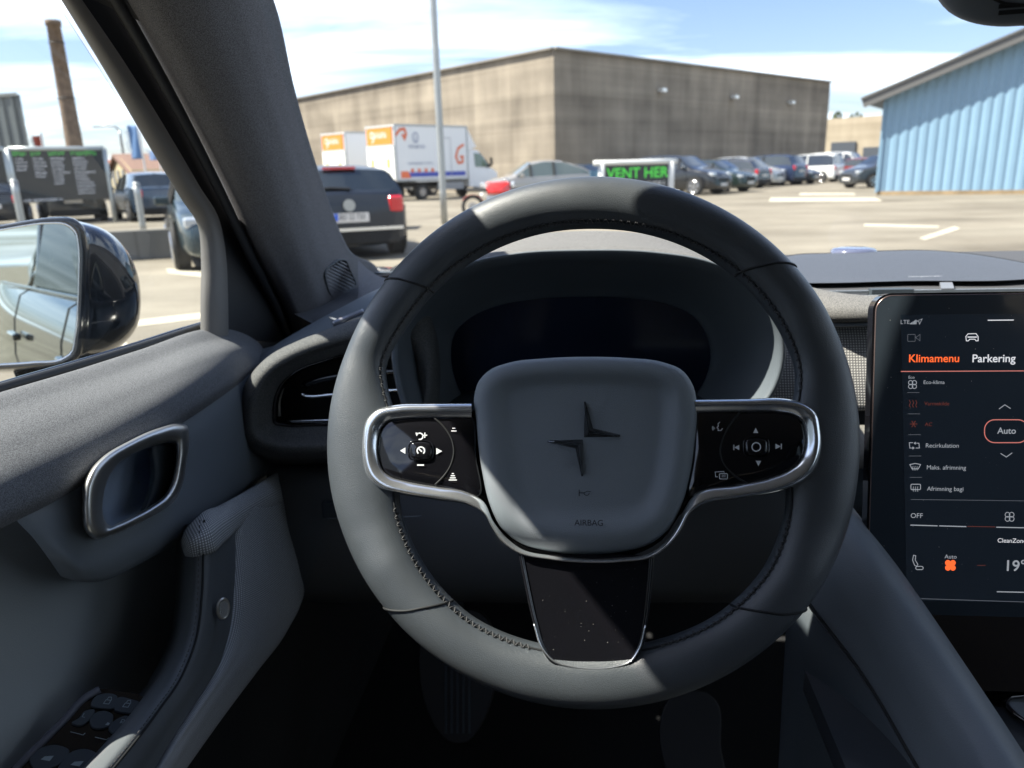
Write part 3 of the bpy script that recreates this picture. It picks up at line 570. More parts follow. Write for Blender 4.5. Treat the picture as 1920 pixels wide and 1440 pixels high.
extr('woven_decor', [pr(604, .815), pr(640, .803), pr(700, .790), pr(760, .776), pr(768, .777), pr(770, .79)], .176, 1.1, M['knit_light'])
extr('decor_gap', [pr(762, .805), pr(800, .80)], .176, 1.1, M['groove'])
m, n_, l_, b_ = newmat('brushed_decor'); setp(b_, rough=.45, metal=.15)
tc = n_.new('ShaderNodeTexCoord'); mp = n_.new('ShaderNodeMapping'); mp.inputs['Scale'].default_value = (500, 60, 500); mp.inputs['Rotation'].default_value = (.5, .3, .9); l_.new(tc.outputs['Object'], mp.inputs[0]); t = n_.new('ShaderNodeTexNoise'); t.inputs['Scale'].default_value = 1; l_.new(mp.outputs[0], t.inputs[0])
r_ = n_.new('ShaderNodeMix'); r_.data_type = 'RGBA'; r_.inputs[6].default_value = (.14, .135, .12, 1); r_.inputs[7].default_value = (.26, .25, .23, 1); l_.new(t.outputs[0], r_.inputs[0]); l_.new(r_.outputs[2], b_.inputs['Base Color'])
extr('lower_decor', [pr(796, .80), pr(797, .775), pr(840, .762), pr(876, .752), pr(878, .77)], .178, 1.1, m)
extr('glovebox_panel', [pr(878, .80), pr(940, .79), pr(962, .80), pr(964, .86)], .178, 1.1, M['plastic_dark'])
extr('lower_fascia', [pr(962, .84), pr(1100, .80), pr(1300, .80)], .42, 1.1, M['plastic'])
# front vent slot with slats
v0 = [onZ(1500, 531, -.150), onZ(1920, 523, -.150), onZ(2300, 516, -.150), onZ(2300, 545, -.150), onZ(1640, 556, -.150), onZ(1570, 551, -.150)]
prism('vent_slot', v0, -UP * .02, M['groove'], dash)
mb = MB()
for Y_, z in ((.872, -.140), (.858, -.143), (.845, -.146)):
    mb.box(car(.66, Y_, z), (.48, .0022, .0016), (RC, FC, UP))
mb.build('vent_slats', M['plastic'], dash)
mb = MB(); mb.box(onZ(1775, 538, -.139), (.007, .026, .002), (RC * .97 + FC * -.0, FC * .9 - RC * -.35, UP)); mb.build('vent_bridge', plain('vent_bridge', (.16, .165, .175), .4), dash)
mb = MB(); mb.box(onZ(1670, 548, -.140), (.022, .006, .004), (RC, FC, UP)); mb.build('vent_knob', M['plastic_dark'], dash)
# left air vent housing
R1 = [(445, 800), (448, 762), (459, 724), (478, 694), (510, 665), (560, 640), (625, 616), (700, 590), (790, 575), (820, 700), (800, 850), (640, 858), (560, 862), (505, 858), (465, 842), (448, 824)]
R3 = [(511, 785), (513, 752), (523, 724), (548, 699), (600, 677), (660, 661), (740, 650), (775, 655), (780, 740), (770, 792), (640, 798), (575, 800), (545, 801), (526, 799), (514, 796), (511, 791)]
def yr(pts, Y, n=100): return np.array([onY(x, y, Y + (x - 445) / 400 * .05) for x, y in cr([(x, y, 0) for x, y in pts], n, True)[:, :2]])
def mixp(a, b, f, dx=0, dy=0): return [(p[0] * (1 - f) + q[0] * f + dx, p[1] * (1 - f) + q[1] * f + dy) for p, q in zip(a, b)]
rows = [yr(mixp(R1, R3, -.12, 6, 4), .80), yr(mixp(R1, R3, -.02), .755), yr(R1, .738), yr(mixp(R1, R3, .10), .727), yr(mixp(R1, R3, .28), .720), yr(mixp(R1, R3, .42), .7195), yr(mixp(R1, R3, .6), .727), yr(mixp(R1, R3, .9), .735), yr(R3, .738), yr(mixp(R1, R3, 1.01), .745)]
A = np.array(rows); B = np.array([cr(A[:, j], 44) for j in range(100)]).transpose(1, 0, 2)
M['ventcloth'] = weave('vent_cloth', (.045, .05, .056), (.15, .15, .145), 1500, .85, .35)
vh = obj('side_vent', B.reshape(-1, 3), grid_faces(44, 100, cc=True), M['ventcloth'], dash)
rows = [yr(mixp(R1, R3, 1.0), .7385), yr(mixp(R1, R3, 1.05), .7365), yr(mixp(R1, R3, 1.1), .739), yr(mixp(R1, R3, 1.17), .752), yr(mixp(R1, R3, 1.2), .79)]
obj('vent_surround', np.array(rows).reshape(-1, 3), grid_faces(5, 100, cc=True), M['gloss'], vh)
obj('vent_back', yr(mixp(R1, R3, 1.18), .785), [tuple(range(100))], M['groove'], vh, smooth=False)
tube('vent_blade', [onY(x, y, .755) for x, y in ((565, 737), (572, 742), (585, 743), (620, 740), (680, 735), (760, 730))], .0018, M['chrome'], vh)
tube('vent_louvre', [onY(x, y, .77) for x, y in ((570, 722), (600, 712), (660, 702), (760, 695))], .0045, M['gloss'], vh)
tube('vent_louvre', [onY(x, y, .765) for x, y in ((540, 790), (600, 788), (680, 786), (760, 783))], .0012, M['chrome'], vh)
tube('vent_louvre', [onY(x, y, .765) for x, y in ((524, 780), (524, 750), (530, 727))], .0018, M['satin'], vh)
# shelf between pillar foot and vent
rows = [[dep(x, y, d) for x, y, d in r] for r in (
    [(470, 660, .95), (540, 640, .98), (600, 610, 1.02), (660, 580, 1.06), (720, 540, 1.1), (800, 520, 1.1)],
    [(462, 690, .90), (512, 655, .89), (560, 632, .885), (625, 606, .88), (700, 580, .88), (800, 552, .88)],
    [(470, 712, .86), (515, 680, .86), (562, 656, .86), (625, 630, .86), (700, 606, .86), (800, 572, .86)])]
loft('side_shelf', rows, M['plastic'], dash, 20, 30)
tube('shelf_highlight', [dep(624, 607, .868), dep(650, 597, .875), dep(682, 584, .88)], .0035, plain('highlight_silver', (.35, .36, .40), .35, metal=.7), dash)  # bright tube stands in for a highlight along the shelf
# knee panel, steering column cover side and footwell
rows = [[onY(x, y, Y) for x in (500, 700, 1100, 1400, 1560)] for y, Y in ((790, .90), (862, .82), (880, .795), (960, .775), (1060, .78), (1105, .80), (1122, .84), (1130, .92))]
knee = loft('knee_panel', rows, plain('knee_plastic', (.11, .12, .13), .6, bump=.2, bscale=1500), dash, 40, 30)
mb = MB(); mb.box(onY(640, 955, .765), (.022, .004, .010), (RC, FC, UP)); bevel(mb.build('switch_cover', M['plastic_dark'], knee), .002)
tube('panel_edge', [onY(612, 972, .762), onY(700, 972, .760), onY(790, 968, .758)], .0012, M['plastic'], knee)

# ================================================================== centre console
con = thing('center_console', 'dark sloping centre console wing below the touchscreen', 'console', dep(1750, 1300, .6))
E1 = [(1560, 905, .63), (1592, 955, .605), (1644, 1022, .578), (1704, 1105, .556), (1784, 1222, .520), (1864, 1342, .482), (1928, 1440, .452), (2002, 1555, .42)]
E2 = [(1480, 1060, .63), (1520, 1135, .605), (1562, 1190, .59), (1600, 1240, .575), (1650, 1316, .552), (1692, 1390, .53), (1724, 1445, .512), (1790, 1560, .48)]
rows = []
for f, o in ((-.05, .05), (-.02, .02), (0, .008), (.05, .0), (.14, -.008), (.3, -.014), (.55, -.014), (.8, -.006), (1, .004), (1.03, .03)):
    rows.append([dep(a[0] * (1 - f) + b[0] * f, a[1] * (1 - f) + b[1] * f, a[2] * (1 - f) + b[2] * f + o) for a, b in zip(E1, E2)])
loft('wing', rows, plain('console_plastic', (.15, .17, .19), .5, bump=.25, bscale=1300, spec=.5), con, 50, 40)
tube('wing_edge', [dep(x, y, d + .003) for x, y, d in E2], .0014, M['groove'], con)
prism('gloss_panel', [SP(1690, 1131, -.004), SP(2050, 1140, -.004), SP(2050, 1300, .03), SP(1700, 1292, .03)], -SP.n * .01, M['gloss'], con)
CZ = (dep(1860, 1300, .60) - EYE)[2]
prism('gloss_tray', [car(.18, .60, CZ), car(.46, .60, CZ), car(.46, .10, CZ - .01), car(.18, .10, CZ - .01)], -UP * .02, plain('piano_tray', (.05, .055, .065), .12, coat=1.0), con)
q = [onZ(x, y, CZ + .004) for x, y in ((1886, 1318), (1892, 1308), (1910, 1305), (1960, 1303), (2000, 1310), (2010, 1340), (1990, 1362), (1950, 1366), (1920, 1352), (1898, 1335))]
tube('tray_ring', q, .0022, M['gloss'], con, closed=True, n=60)
prism('charging_pad', [onZ(x, y, CZ + .003) for x, y in ((1890, 1318), (1897, 1311), (1960, 1306), (2005, 1340), (1950, 1362), (1900, 1335))], -UP * .002, M['plastic'], con)
rows = [[dep(x, y, d + .012) - UP * k_ + RC * (.02 * k_) for x, y, d in E2] for k_ in (0, .1, .3, .55)]
loft('console_side', rows, M['plastic_dark'], con, 10, 20, t=.01)
# footwell parts
ped = thing('brake_pedal', 'dark ribbed brake pedal hanging in the shadowed footwell', 'pedal', car(-.03, .98, -.62))
PP = PL(858, 1265, .98, -FC * .86 + UP * .5)
prism('pedal_plate', ringpx([(826, 1145), (890, 1143), (893, 1375), (880, 1390), (838, 1390), (826, 1378)], 40, P=PP), -PP.n * .012, M['rubber'], ped, bev=.002)
mb = MB()
for k in range(5): mb.tube([PP(836 + 11 * k, 1160, .001), PP(836 + 11 * k, 1375, .001)], .0016, 6)
mb.build('pedal_ribs', M['plastic_dark'], ped)
tube('pedal_arm', [PP(858, 1180, -.012), PP(856, 1080, -.03), PP(850, 980, -.06)], .009, M['plastic_dark'], ped)
ped2 = thing('accelerator_pedal', 'tall dark accelerator pedal deep in footwell beyond the brake', 'pedal', car(.11, 1.05, -.65))
PP = PL(1330, 1330, 1.0, -FC * .80 + UP * .6)
prism('pedal_plate', ringpx([(1270, 1300), (1290, 1296), (1325, 1298), (1342, 1312), (1352, 1400), (1360, 1500), (1290, 1500)], 40, P=PP), -PP.n * .012, M['rubber'], ped2, bev=.002)
# ================================================================== driver's door
door = thing('driver_door', 'closed dark grey driver door with metal handle and woven armrest trim', 'car door', car(-.36, .3, -.4))
def XR(items): return [onX(x, y, X) for x, y, X in items]
# upper pad: from the glass line over the shoulder and down
rows = [XR(r) for r in (
 [(-160, 790, -.430), (0, 741, -.430), (130, 703, -.430), (260, 662, -.430), (385, 622, -.430), (440, 621, -.432), (478, 640, -.434), (500, 660, -.436)],
 [(-160, 785, -.424), (0, 736, -.424), (130, 698, -.424), (260, 657, -.424), (382, 618, -.424), (440, 618, -.426), (482, 640, -.428), (503, 664, -.430)],
 [(-160, 830, -.395), (0, 775, -.395), (130, 732, -.395), (260, 688, -.395), (385, 642, -.397), (440, 634, -.402), (484, 648, -.410), (505, 668, -.416)],
 [(-160, 915, -.362), (0, 845, -.362), (120, 795, -.362), (250, 738, -.362), (370, 684, -.365), (430, 662, -.372), (482, 660, -.392), (507, 672, -.404)],
 [(-160, 1000, -.342), (0, 925, -.342), (110, 872, -.342), (235, 805, -.342), (360, 735, -.347), (430, 694, -.360), (484, 672, -.384), (508, 676, -.398)],
 [(-160, 1045, -.338), (0, 968, -.338), (105, 918, -.338), (230, 842, -.338), (360, 762, -.343), (435, 712, -.357), (486, 682, -.382), (509, 680, -.398)],
 [(-160, 1075, -.345), (0, 992, -.345), (103, 940, -.345), (228, 862, -.345), (362, 780, -.350), (440, 726, -.362), (488, 690, -.386), (510, 685, -.402)])]
loft('upper_pad', rows, M['doorcloth'], door, 60, 60)
# handle carrier: smooth plastic below the pad
rows = [XR(r) for r in (
 [(17, 957, -.350), (40, 950, -.350), (100, 925, -.350), (228, 850, -.350), (362, 768, -.354), (450, 712, -.366), (500, 682, -.395), (560, 660, -.43)],
 [(32, 977, -.349), (60, 968, -.346), (110, 950, -.346), (232, 880, -.346), (365, 800, -.350), (450, 745, -.362), (505, 715, -.385), (570, 700, -.42)],
 [(60, 1006, -.346), (84, 1004, -.342), (125, 1000, -.342), (240, 960, -.342), (370, 870, -.348), (455, 815, -.360), (520, 790, -.380), (580, 780, -.41)],
 [(90, 1046, -.344), (116, 1048, -.338), (158, 1054, -.338), (250, 1020, -.338), (375, 940, -.345), (460, 880, -.360), (525, 840, -.380), (590, 830, -.41)],
 [(108, 1072, -.352), (134, 1078, -.345), (172, 1082, -.344), (262, 1046, -.344), (380, 972, -.350), (465, 905, -.364), (530, 868, -.385), (590, 850, -.42)],
 [(112, 1080, -.385), (138, 1087, -.385), (176, 1090, -.385), (266, 1054, -.385), (384, 980, -.385), (468, 912, -.39), (532, 874, -.41), (592, 856, -.43)])]
hpan = loft('handle_panel', rows, M['plastic'], door, 130, 150)
# recessed door card
rows = [XR([(-200, y, X), (-80, y, X), (f * .35, y, X), (f * .7, y, X), (f, y, X - .004)]) for y, X, f in ((850, -.398, 500), (960, -.398, 520), (1080, -.398, 545), (1180, -.398, 505), (1260, -.398, 455), (1350, -.394, 385), (1450, -.392, 310), (1700, -.390, 120))]
loft('door_card', rows, plain('door_card_plastic', (.34, .37, .38), .65, bump=.3, bscale=1200), door, 30, 30)
# armrest grip: leather column that sweeps forward and down, with woven band outside it
GA = [(345, 985, -.352), (343, 1040, -.345), (342, 1110, -.340), (332, 1190, -.334), (305, 1255, -.328), (262, 1318, -.320), (205, 1390, -.312), (150, 1455, -.306), (60, 1560, -.30)]
GB = [(384, 975, -.315), (382, 1040, -.310), (380, 1110, -.306), (371, 1190, -.302), (345, 1262, -.298), (300, 1330, -.292), (247, 1400, -.286), (198, 1460, -.282), (110, 1570, -.276)]
GC = [(436, 985, -.322), (437, 1040, -.318), (434, 1110, -.314), (427, 1180, -.310), (410, 1240, -.306), (375, 1300, -.300), (330, 1370, -.294), (285, 1445, -.288), (200, 1570, -.282)]
def mix3(a, b, f, dX=0): return [(p[0] * (1 - f) + q[0] * f, p[1] * (1 - f) + q[1] * f, p[2] * (1 - f) + q[2] * f + dX) for p, q in zip(a, b)]
rows = [XR([(x - 14, y, X - .05) for x, y, X in GA]), XR([(x - 2, y, X - .015) for x, y, X in GA]), XR(mix3(GA, GB, 0)), XR(mix3(GA, GB, .35, .008)), XR(mix3(GA, GB, .7, .006)), XR(GB), XR(mix3(GB, GC, .4, .0035)), XR(mix3(GB, GC, .8, .001)), XR(GC), XR([(x + 4, y, X - .004) for x, y, X in GC]), XR([(x + 6, y, X - .03) for x, y, X in GC])]
grip = loft('grip_handle', rows, plain('grip_leather', (.11, .122, .132), .5, bump=.35, bscale=1400), door, 70, 70)
tube('seam', XR([(x - 1, y, X + .0004) for x, y, X in GB]), .0009, M['groove'], grip, n=60, k=6)
sp = cr(XR([(x - 9, y, X + .0015) for x, y, X in GB]), 260); mb = MB()
for i in range(0, 256, 4): mb.tube([sp[i], sp[i + 2]], .00045, 5)
mb.build('stitching', M['thread'], grip)
# woven band: outer side of the grip and cap above it
WA = [(440, 992, -.326), (441, 1060, -.322), (438, 1120, -.318), (430, 1185, -.314), (412, 1245, -.309), (378, 1305, -.302), (334, 1372, -.296), (288, 1448, -.290), (205, 1572, -.284)]
WB = [(520, 905, -.352), (545, 985, -.350), (572, 1050, -.349), (566, 1110, -.345), (535, 1180, -.338), (480, 1255, -.328), (420, 1335, -.318), (345, 1440, -.305), (260, 1560, -.295)]
rows = [XR([(x - 6, y, X - .02) for x, y, X in WA]), XR(WA), XR(mix3(WA, WB, .06, .003)), XR(mix3(WA, WB, .3, .008)), XR(mix3(WA, WB, .7, .006)), XR(mix3(WA, WB, .96, .001)), XR(WB), XR([(x + 4, y + 2, X - .03) for x, y, X in WB])]
loft('woven_trim', rows, M['knit'], door, 50, 70)
cap = [(341, 1028, -.333), (346, 1006, -.328), (373, 979, -.319), (412, 958, -.319), (462, 930, -.333), (522, 893, -.356)]
cap2 = [(346, 1040, -.328), (366, 1038, -.313), (392, 1032, -.305), (416, 1012, -.306), (446, 986, -.319), (530, 935, -.348)]
rows = [XR([(x, y - 3, X - .03) for x, y, X in cap]), XR(cap), XR(mix3(cap, cap2, .5, .005)), XR(cap2), XR([(x + 2, y + 3, X - .012) for x, y, X in cap2])]
loft('woven_cap', rows, M['knit'], door, 24, 40)
# courtesy lamp on the grip
c0 = onX(415, 1140, -.2995); nL = RC * .9 - FC * .4; nL = nL / np.linalg.norm(nL)
uu = np.cross(UP, nL); uu /= np.linalg.norm(uu); ll = MB()
ring = [c0 + nL * .002 + uu * (.0055 * math.cos(a)) + UP * (.0085 * math.sin(a)) for a in np.linspace(0, 2 * math.pi, 33)[:-1]]
lamp = tube('grip_lamp', ring, .0013, M['satin'], grip, n=0, k=8, closed=True)
mb = MB()
for i in range(-2, 3):
    for j in range(-3, 4):
        if (i / 2.6) ** 2 + (j / 3.8) ** 2 < 1: mb.box(c0 + nL * .0025 + uu * (i * .0018) + UP * (j * .0019), (.0006, .0006, .0006), (uu, UP, nL))
mb.build('lamp_grid', plain('lamp_dots', (.5, .5, .48), .4), lamp)
# metal release handle
HO = [(155, 935), (158, 905), (170, 880), (192, 857), (240, 828), (300, 802), (332, 795), (350, 800), (354, 820), (349, 868), (341, 912), (326, 940), (290, 965), (245, 988), (205, 1005), (175, 1010), (160, 995), (155, 965)]
HI = [(193, 935), (197, 912), (207, 888), (222, 869), (255, 848), (298, 833), (318, 829), (328, 833), (330, 846), (328, 876), (321, 905), (309, 928), (284, 948), (252, 966), (225, 979), (206, 986), (196, 976), (192, 958)]
ho = cr([(x, y, 0) for x, y in HO], 90, True)[:, :2]; hi = cr([(x, y, 0) for x, y in HI], 90, True)[:, :2]; rows = []
for f, X in ((-.05, -.350), (0, -.336), (.05, -.330), (.18, -.3262), (.45, -.3250), (.75, -.3262), (.92, -.3295), (1.0, -.336), (1.02, -.346)): rows.append([onX(x, y, X) for x, y in ho * (1 - f) + hi * f])
rows = np.array(rows); hb = obj('door_handle', rows.reshape(-1, 3), grid_faces(len(rows), 90, cc=True), M['satin'], door)
cut_hole(hpan, door, [tuple(p) for p in ho * .45 + hi * .55]); hc = hi.mean(axis=0); rows = []
for s, X in ((1.04, -.344), (1.0, -.349), (.96, -.358), (.86, -.366), (.6, -.370), (.03, -.371)): rows.append([onX(x, y, X) for x, y in hc + (hi - hc) * s])
obj('handle_cup', np.array(rows).reshape(-1, 3), grid_faces(len(rows), 90, cc=True), M['satin_blue'], hb)
rows = [XR(r) for r in ([(278, 845, -.352), (282, 880, -.352), (276, 920, -.352), (262, 960, -.356)], [(285, 838, -.344), (290, 880, -.344), (286, 920, -.344), (272, 958, -.346)], [(310, 832, -.343), (314, 880, -.343), (308, 915, -.343), (290, 948, -.345)], [(330, 832, -.348), (334, 880, -.348), (326, 915, -.348), (305, 945, -.35)])]
loft('pull_lever', rows, M['plastic_dark'], hb, 16, 16, t=.003)
# switch panel
SWN = UP * .82 + RC * .45 - FC * .36; SWN /= np.linalg.norm(SWN)
SWP = PL(150, 1390, .528, SWN); SWP.x = FC; SWP.y = -RC
swb = prism('switch_panel', ringpx([(182, 1292), (225, 1296), (272, 1310), (278, 1322), (262, 1350), (225, 1395), (185, 1450), (140, 1510), (-60, 1520), (20, 1440), (100, 1365), (150, 1315)], 60, P=SWP), -SWP.n * .01, M['gloss'], door, auto=40)
tube('panel_edge', [SWP(x, y, .001) for x, y in ((25, 1445), (75, 1395), (120, 1350), (160, 1308), (186, 1293))], .0028, plain('panel_edge', (.10, .105, .13), .4), swb)
def sbut(pts, name='button'): return prism(name, ringpx(pts, 28, .0025, P=SWP), -SWP.n * .003, M['plastic_dark'], swb, bev=.0006)
sbut([(178, 1306), (192, 1300), (220, 1305), (212, 1328), (192, 1328), (170, 1322)]); sbut([(222, 1307), (245, 1310), (266, 1320), (258, 1336), (236, 1336), (214, 1330)])
sbut([(148, 1345), (158, 1333), (178, 1330), (165, 1352), (152, 1360), (134, 1355)]); sbut([(222, 1346), (240, 1342), (246, 1348), (236, 1368), (210, 1374), (204, 1368)])
sbut([(176, 1338), (196, 1332), (212, 1340), (208, 1358), (190, 1366), (172, 1362), (168, 1350)], 'mirror_knob'); sbut([(82, 1400), (106, 1396), (130, 1406), (106, 1436), (60, 1436), (55, 1425)], 'window_switch'); sbut([(136, 1408), (164, 1404), (186, 1416), (158, 1450), (104, 1450), (110, 1436)], 'window_switch')
mb = MB(); hS = .0030
for x, y in ((201, 1315), (237, 1321)):
    stroke_geo(mb, SWP, [(x - 7, y + 4), (x - 2, y - 3), (x + 7, y - 2), (x + 3, y + 5)], 1.3, hS, True); stroke_geo(mb, SWP, [(x, y - 4), (x + 3, y - 8), (x + 8, y - 8), (x + 8, y - 2)], 1.2, hS)
stroke_geo(mb, SWP, [(158, 1337), (154, 1344), (159, 1345)], 1.2, hS); stroke_geo(mb, SWP, [(225, 1356), (229, 1349), (234, 1350), (232, 1354), (227, 1353), (230, 1357)], 1.2, hS)
poly_geo(mb, SWP, [(197, 1359), (202, 1354), (206, 1356), (203, 1360)], hS); stroke_geo(mb, SWP, [(132, 1372), (156, 1378), (160, 1374)], 1.2, hS); stroke_geo(mb, SWP, [(178, 1382), (200, 1387), (205, 1383)], 1.2, hS)
for x, y in ((88, 1422), (144, 1432)): poly_geo(mb, SWP, [(x - 12, y + 2), (x - 4, y - 4), (x + 13, y - 5), (x + 5, y + 5)], hS)
mb.build('button_marking', plain('switch_ink', (.30, .36, .38), .4), swb)
# window frame of the door: lit inner trim, dark gap, sill seal
FO = [(385, 640, -.415), (385, 560, -.415), (386, 490, -.415), (380, 425, -.414), (346, 368, -.412), (286, 270, -.408), (206, 136, -.40), (120, 0, -.385), (60, -90, -.372), (-40, -220, -.35)]
FI = [(425, 640, -.405), (424, 560, -.405), (420, 480, -.405), (408, 415, -.404), (370, 350, -.402), (318, 262, -.398), (236, 130, -.39), (147, 0, -.375), (84, -90, -.362), (-20, -220, -.34)]
M['frame'] = plain('door_frame_trim', (.13, .125, .118), .55, bump=.2, bscale=900)
rows = [XR([(x - 1, y, X - .02) for x, y, X in FO]), XR(FO), XR(mix3(FO, FI, .5, .004)), XR(FI), XR([(x + 3, y, X - .015) for x, y, X in FI])]
loft('window_frame', rows, M['frame'], door, 14, 60)
FD = [(545, 640, -.408), (520, 560, -.405), (478, 480, -.40), (440, 415, -.398), (398, 350, -.395), (355, 262, -.39), (282, 130, -.38), (200, 0, -.365), (140, -90, -.352), (40, -220, -.33)]
rows = [XR(mix3(FI, FD, -.05, -.012)), XR(mix3(FI, FD, .3, -.012)), XR(mix3(FI, FD, .8, -.012)), XR([(x + 6, y, X - .012) for x, y, X in FD])]
loft('weather_seal', rows, M['rubber'], door, 10, 60)
loft('frame_sun_blocker', [XR([(128, -30, -.384), (95, -70, -.379), (50, -120, -.370), (-40, -220, -.352)]), [car(-.315, .72, .10), car(-.305, .52, .225), car(-.315, .37, .262), car(-.325, .1, .27)]], M['rubber'], door, 6, 16, t=.004)  # unseen strip added to block sun leaking between frame and roof rail
tube('belt_seal', XR([(x, y - 5, -.436) for x, y in ((-160, 786), (0, 735), (130, 697), (260, 657), (330, 634), (384, 616))]), .0045, M['rubber'], door)
tube('belt_moulding', XR([(x, y - 12, -.446) for x, y in ((-160, 786), (0, 735), (130, 697), (260, 657), (330, 634), (384, 618))]), .003, M['gloss'], door)
gl = XR([(-900, 900, -.442), (0, 745, -.442), (385, 630, -.442), (386, 430, -.442), (340, 368, -.436), (206, 146, -.424), (100, -20, -.408)])
top = [onX(-40, -220, -.375), car(-.35, .05, .30), car(-.35, -.25, .30), car(-.44, -.30, -.12)]
obj('window_glass', gl[1:] + top, [tuple(range(len(gl) - 1 + 4))], M['glass'], door, smooth=False)

# ================================================================== side mirror
smr = thing('side_mirror', 'glossy black door mirror reflecting car flank outside the driver window', 'side mirror', dep(60, 560, .95))
Mg = [(0, 431), (40, 424), (90, 418), (125, 421), (141, 434), (147, 460), (148, 520), (146, 580), (141, 632), (134, 662), (120, 672), (60, 680), (0, 684), (-70, 686), (-130, 680), (-160, 640), (-175, 560), (-165, 490), (-120, 452), (-60, 438)]
mgo = cr([(x, y, 0) for x, y in Mg], 100, True)[:, :2]; mc = mgo.mean(axis=0)
MN = car(0, 0, 0) - dep(20, 560, .95); MN = MN / np.linalg.norm(MN)
back = -FC * .98 + RC * .09 - UP * .035; back /= np.linalg.norm(back); nM = MN + back; nM /= np.linalg.norm(nM)
MP = PL(60, 560, .95, nM)
obj('mirror_glass', [MP(x, y) for x, y in mc + (mgo - mc) * .985], [tuple(range(100))], M['mirror'], smr, smooth=False)
So = [(0, 426), (45, 417), (95, 411), (150, 416), (205, 436), (240, 473), (259, 520), (264, 570), (257, 612), (232, 645), (190, 668), (150, 684), (60, 697), (-20, 700), (-90, 700), (-150, 692), (-185, 640), (-195, 560), (-185, 480), (-110, 440)]
so_ = cr([(x, y, 0) for x, y in So], 100, True)[:, :2]
def mrow(q, h): return [MP(x, y, -h) for x, y in q]
rows = [mrow(mgo, .004), mrow(mgo, -.002), mrow(mc + (mgo - mc) * 1.03, -.003), mrow(mc + (mgo - mc) * 1.07 + [4, 0], .001), mrow(mc + (mgo - mc) * 1.075 + [5, 0], .010), mrow(mgo * .62 + so_ * .38, .016), mrow(mgo * .25 + so_ * .75, .034), mrow(so_, .07), mrow(mc + [50, 15] + (so_ - mc - [50, 15]) * .86, .115), mrow(mc + [60, 15] + (so_ - mc - [50, 15]) * .55, .145), mrow(mc + [60, 15] + (so_ - mc - [50, 15]) * .04, .158)]
A = np.array(rows); B = np.array([cr(A[:, j], 60) for j in range(100)]).transpose(1, 0, 2)
hs_ = obj('mirror_housing', B.reshape(-1, 3), grid_faces(60, 100, cc=True) + [tuple(range(59 * 100, 60 * 100))], M['paint'], smr)
tube('mirror_rim', [MP(x, y, .001) for x, y in mgo], .0014, M['chrome'], smr, n=0, k=6, closed=True)
loft('mirror_foot', [[MP(30, 690, -.03), MP(110, 680, -.03), MP(190, 665, -.05)], [MP(40, 715, -.035), MP(110, 706, -.035), MP(180, 692, -.05)], [onX(50, 740, -.46), onX(120, 716, -.46), onX(185, 695, -.46)]], M['paint'], smr, 12, 12, t=.012)

# ================================================================== cabin shell of the car
cab = thing('car_cabin', 'black car cabin around the driver with cloth windscreen pillar and wide windscreen', 'car', car(.35, 0, -1.1))
PA_ = [(556, 640, -.415), (530, 572, -.41), (478, 470, -.40), (420, 345, -.392), (330, 170, -.378), (235, 0, -.36), (180, -95, -.345), (100, -220, -.325), (-40, -420, -.30)]
PB_ = [(585, 645, -.395), (562, 572, -.385), (515, 470, -.372), (460, 345, -.358), (375, 170, -.34), (282, 0, -.322), (225, -95, -.31), (150, -220, -.295), (10, -420, -.28)]
PC_ = [(640, 620, -.385), (615, 560, -.372), (580, 462, -.352), (545, 345, -.335), (485, 170, -.312), (425, 0, -.29), (370, -95, -.278), (300, -220, -.272), (150, -420, -.272)]
PD_ = [(722, 560, -.400), (716, 528, -.395), (650, 462, -.375), (604, 345, -.352), (552, 170, -.322), (512, 0, -.296), (468, -95, -.284), (395, -220, -.285), (240, -420, -.285)]
rows = [XR([(x - 3, y, X - .02) for x, y, X in PA_]), XR(PA_), XR(mix3(PA_, PB_, .5, .006)), XR(PB_), XR(mix3(PB_, PC_, .5, .004)), XR(PC_), XR(mix3(PC_, PD_, .5, .004)), XR(mix3(PC_, PD_, .9, .001)), XR(PD_), XR([(x + 1, y, X - .008) for x, y, X in PD_]), XR([(x + 1, y, X - .03) for x, y, X in PD_])]
pil = loft('windscreen_pillar', rows, M['pillar'], cab, 60, 80)
PS_ = [(547, 640, -.412), (520, 572, -.407), (472, 476, -.397), (412, 350, -.389), (322, 176, -.375), (222, 0, -.358), (165, -95, -.343), (85, -220, -.323), (-50, -420, -.30)]
tube('door_seal', XR([(x - 4, y, X - .004) for x, y, X in PS_]), .0055, plain('seal', (.028, .030, .033), .6), cab, n=80)
loft('pillar_foot', [[dep(*q) for q in r] for r in ([(672, 486, 1.17), (680, 496, 1.175), (695, 508, 1.18), (712, 518, 1.20), (760, 530, 1.22), (810, 535, 1.22)], [(671, 505, 1.13), (680, 515, 1.13), (695, 525, 1.13), (712, 535, 1.14), (760, 545, 1.15), (810, 548, 1.15)], [(672, 550, 1.06), (682, 556, 1.05), (698, 564, 1.04), (715, 570, 1.03), (760, 572, 1.03), (810, 572, 1.03)], [(655, 600, .98), (668, 603, .97), (690, 604, .96), (715, 600, .96), (760, 595, .96), (810, 590, .96)])], M['pillar'], cab, 24, 30)
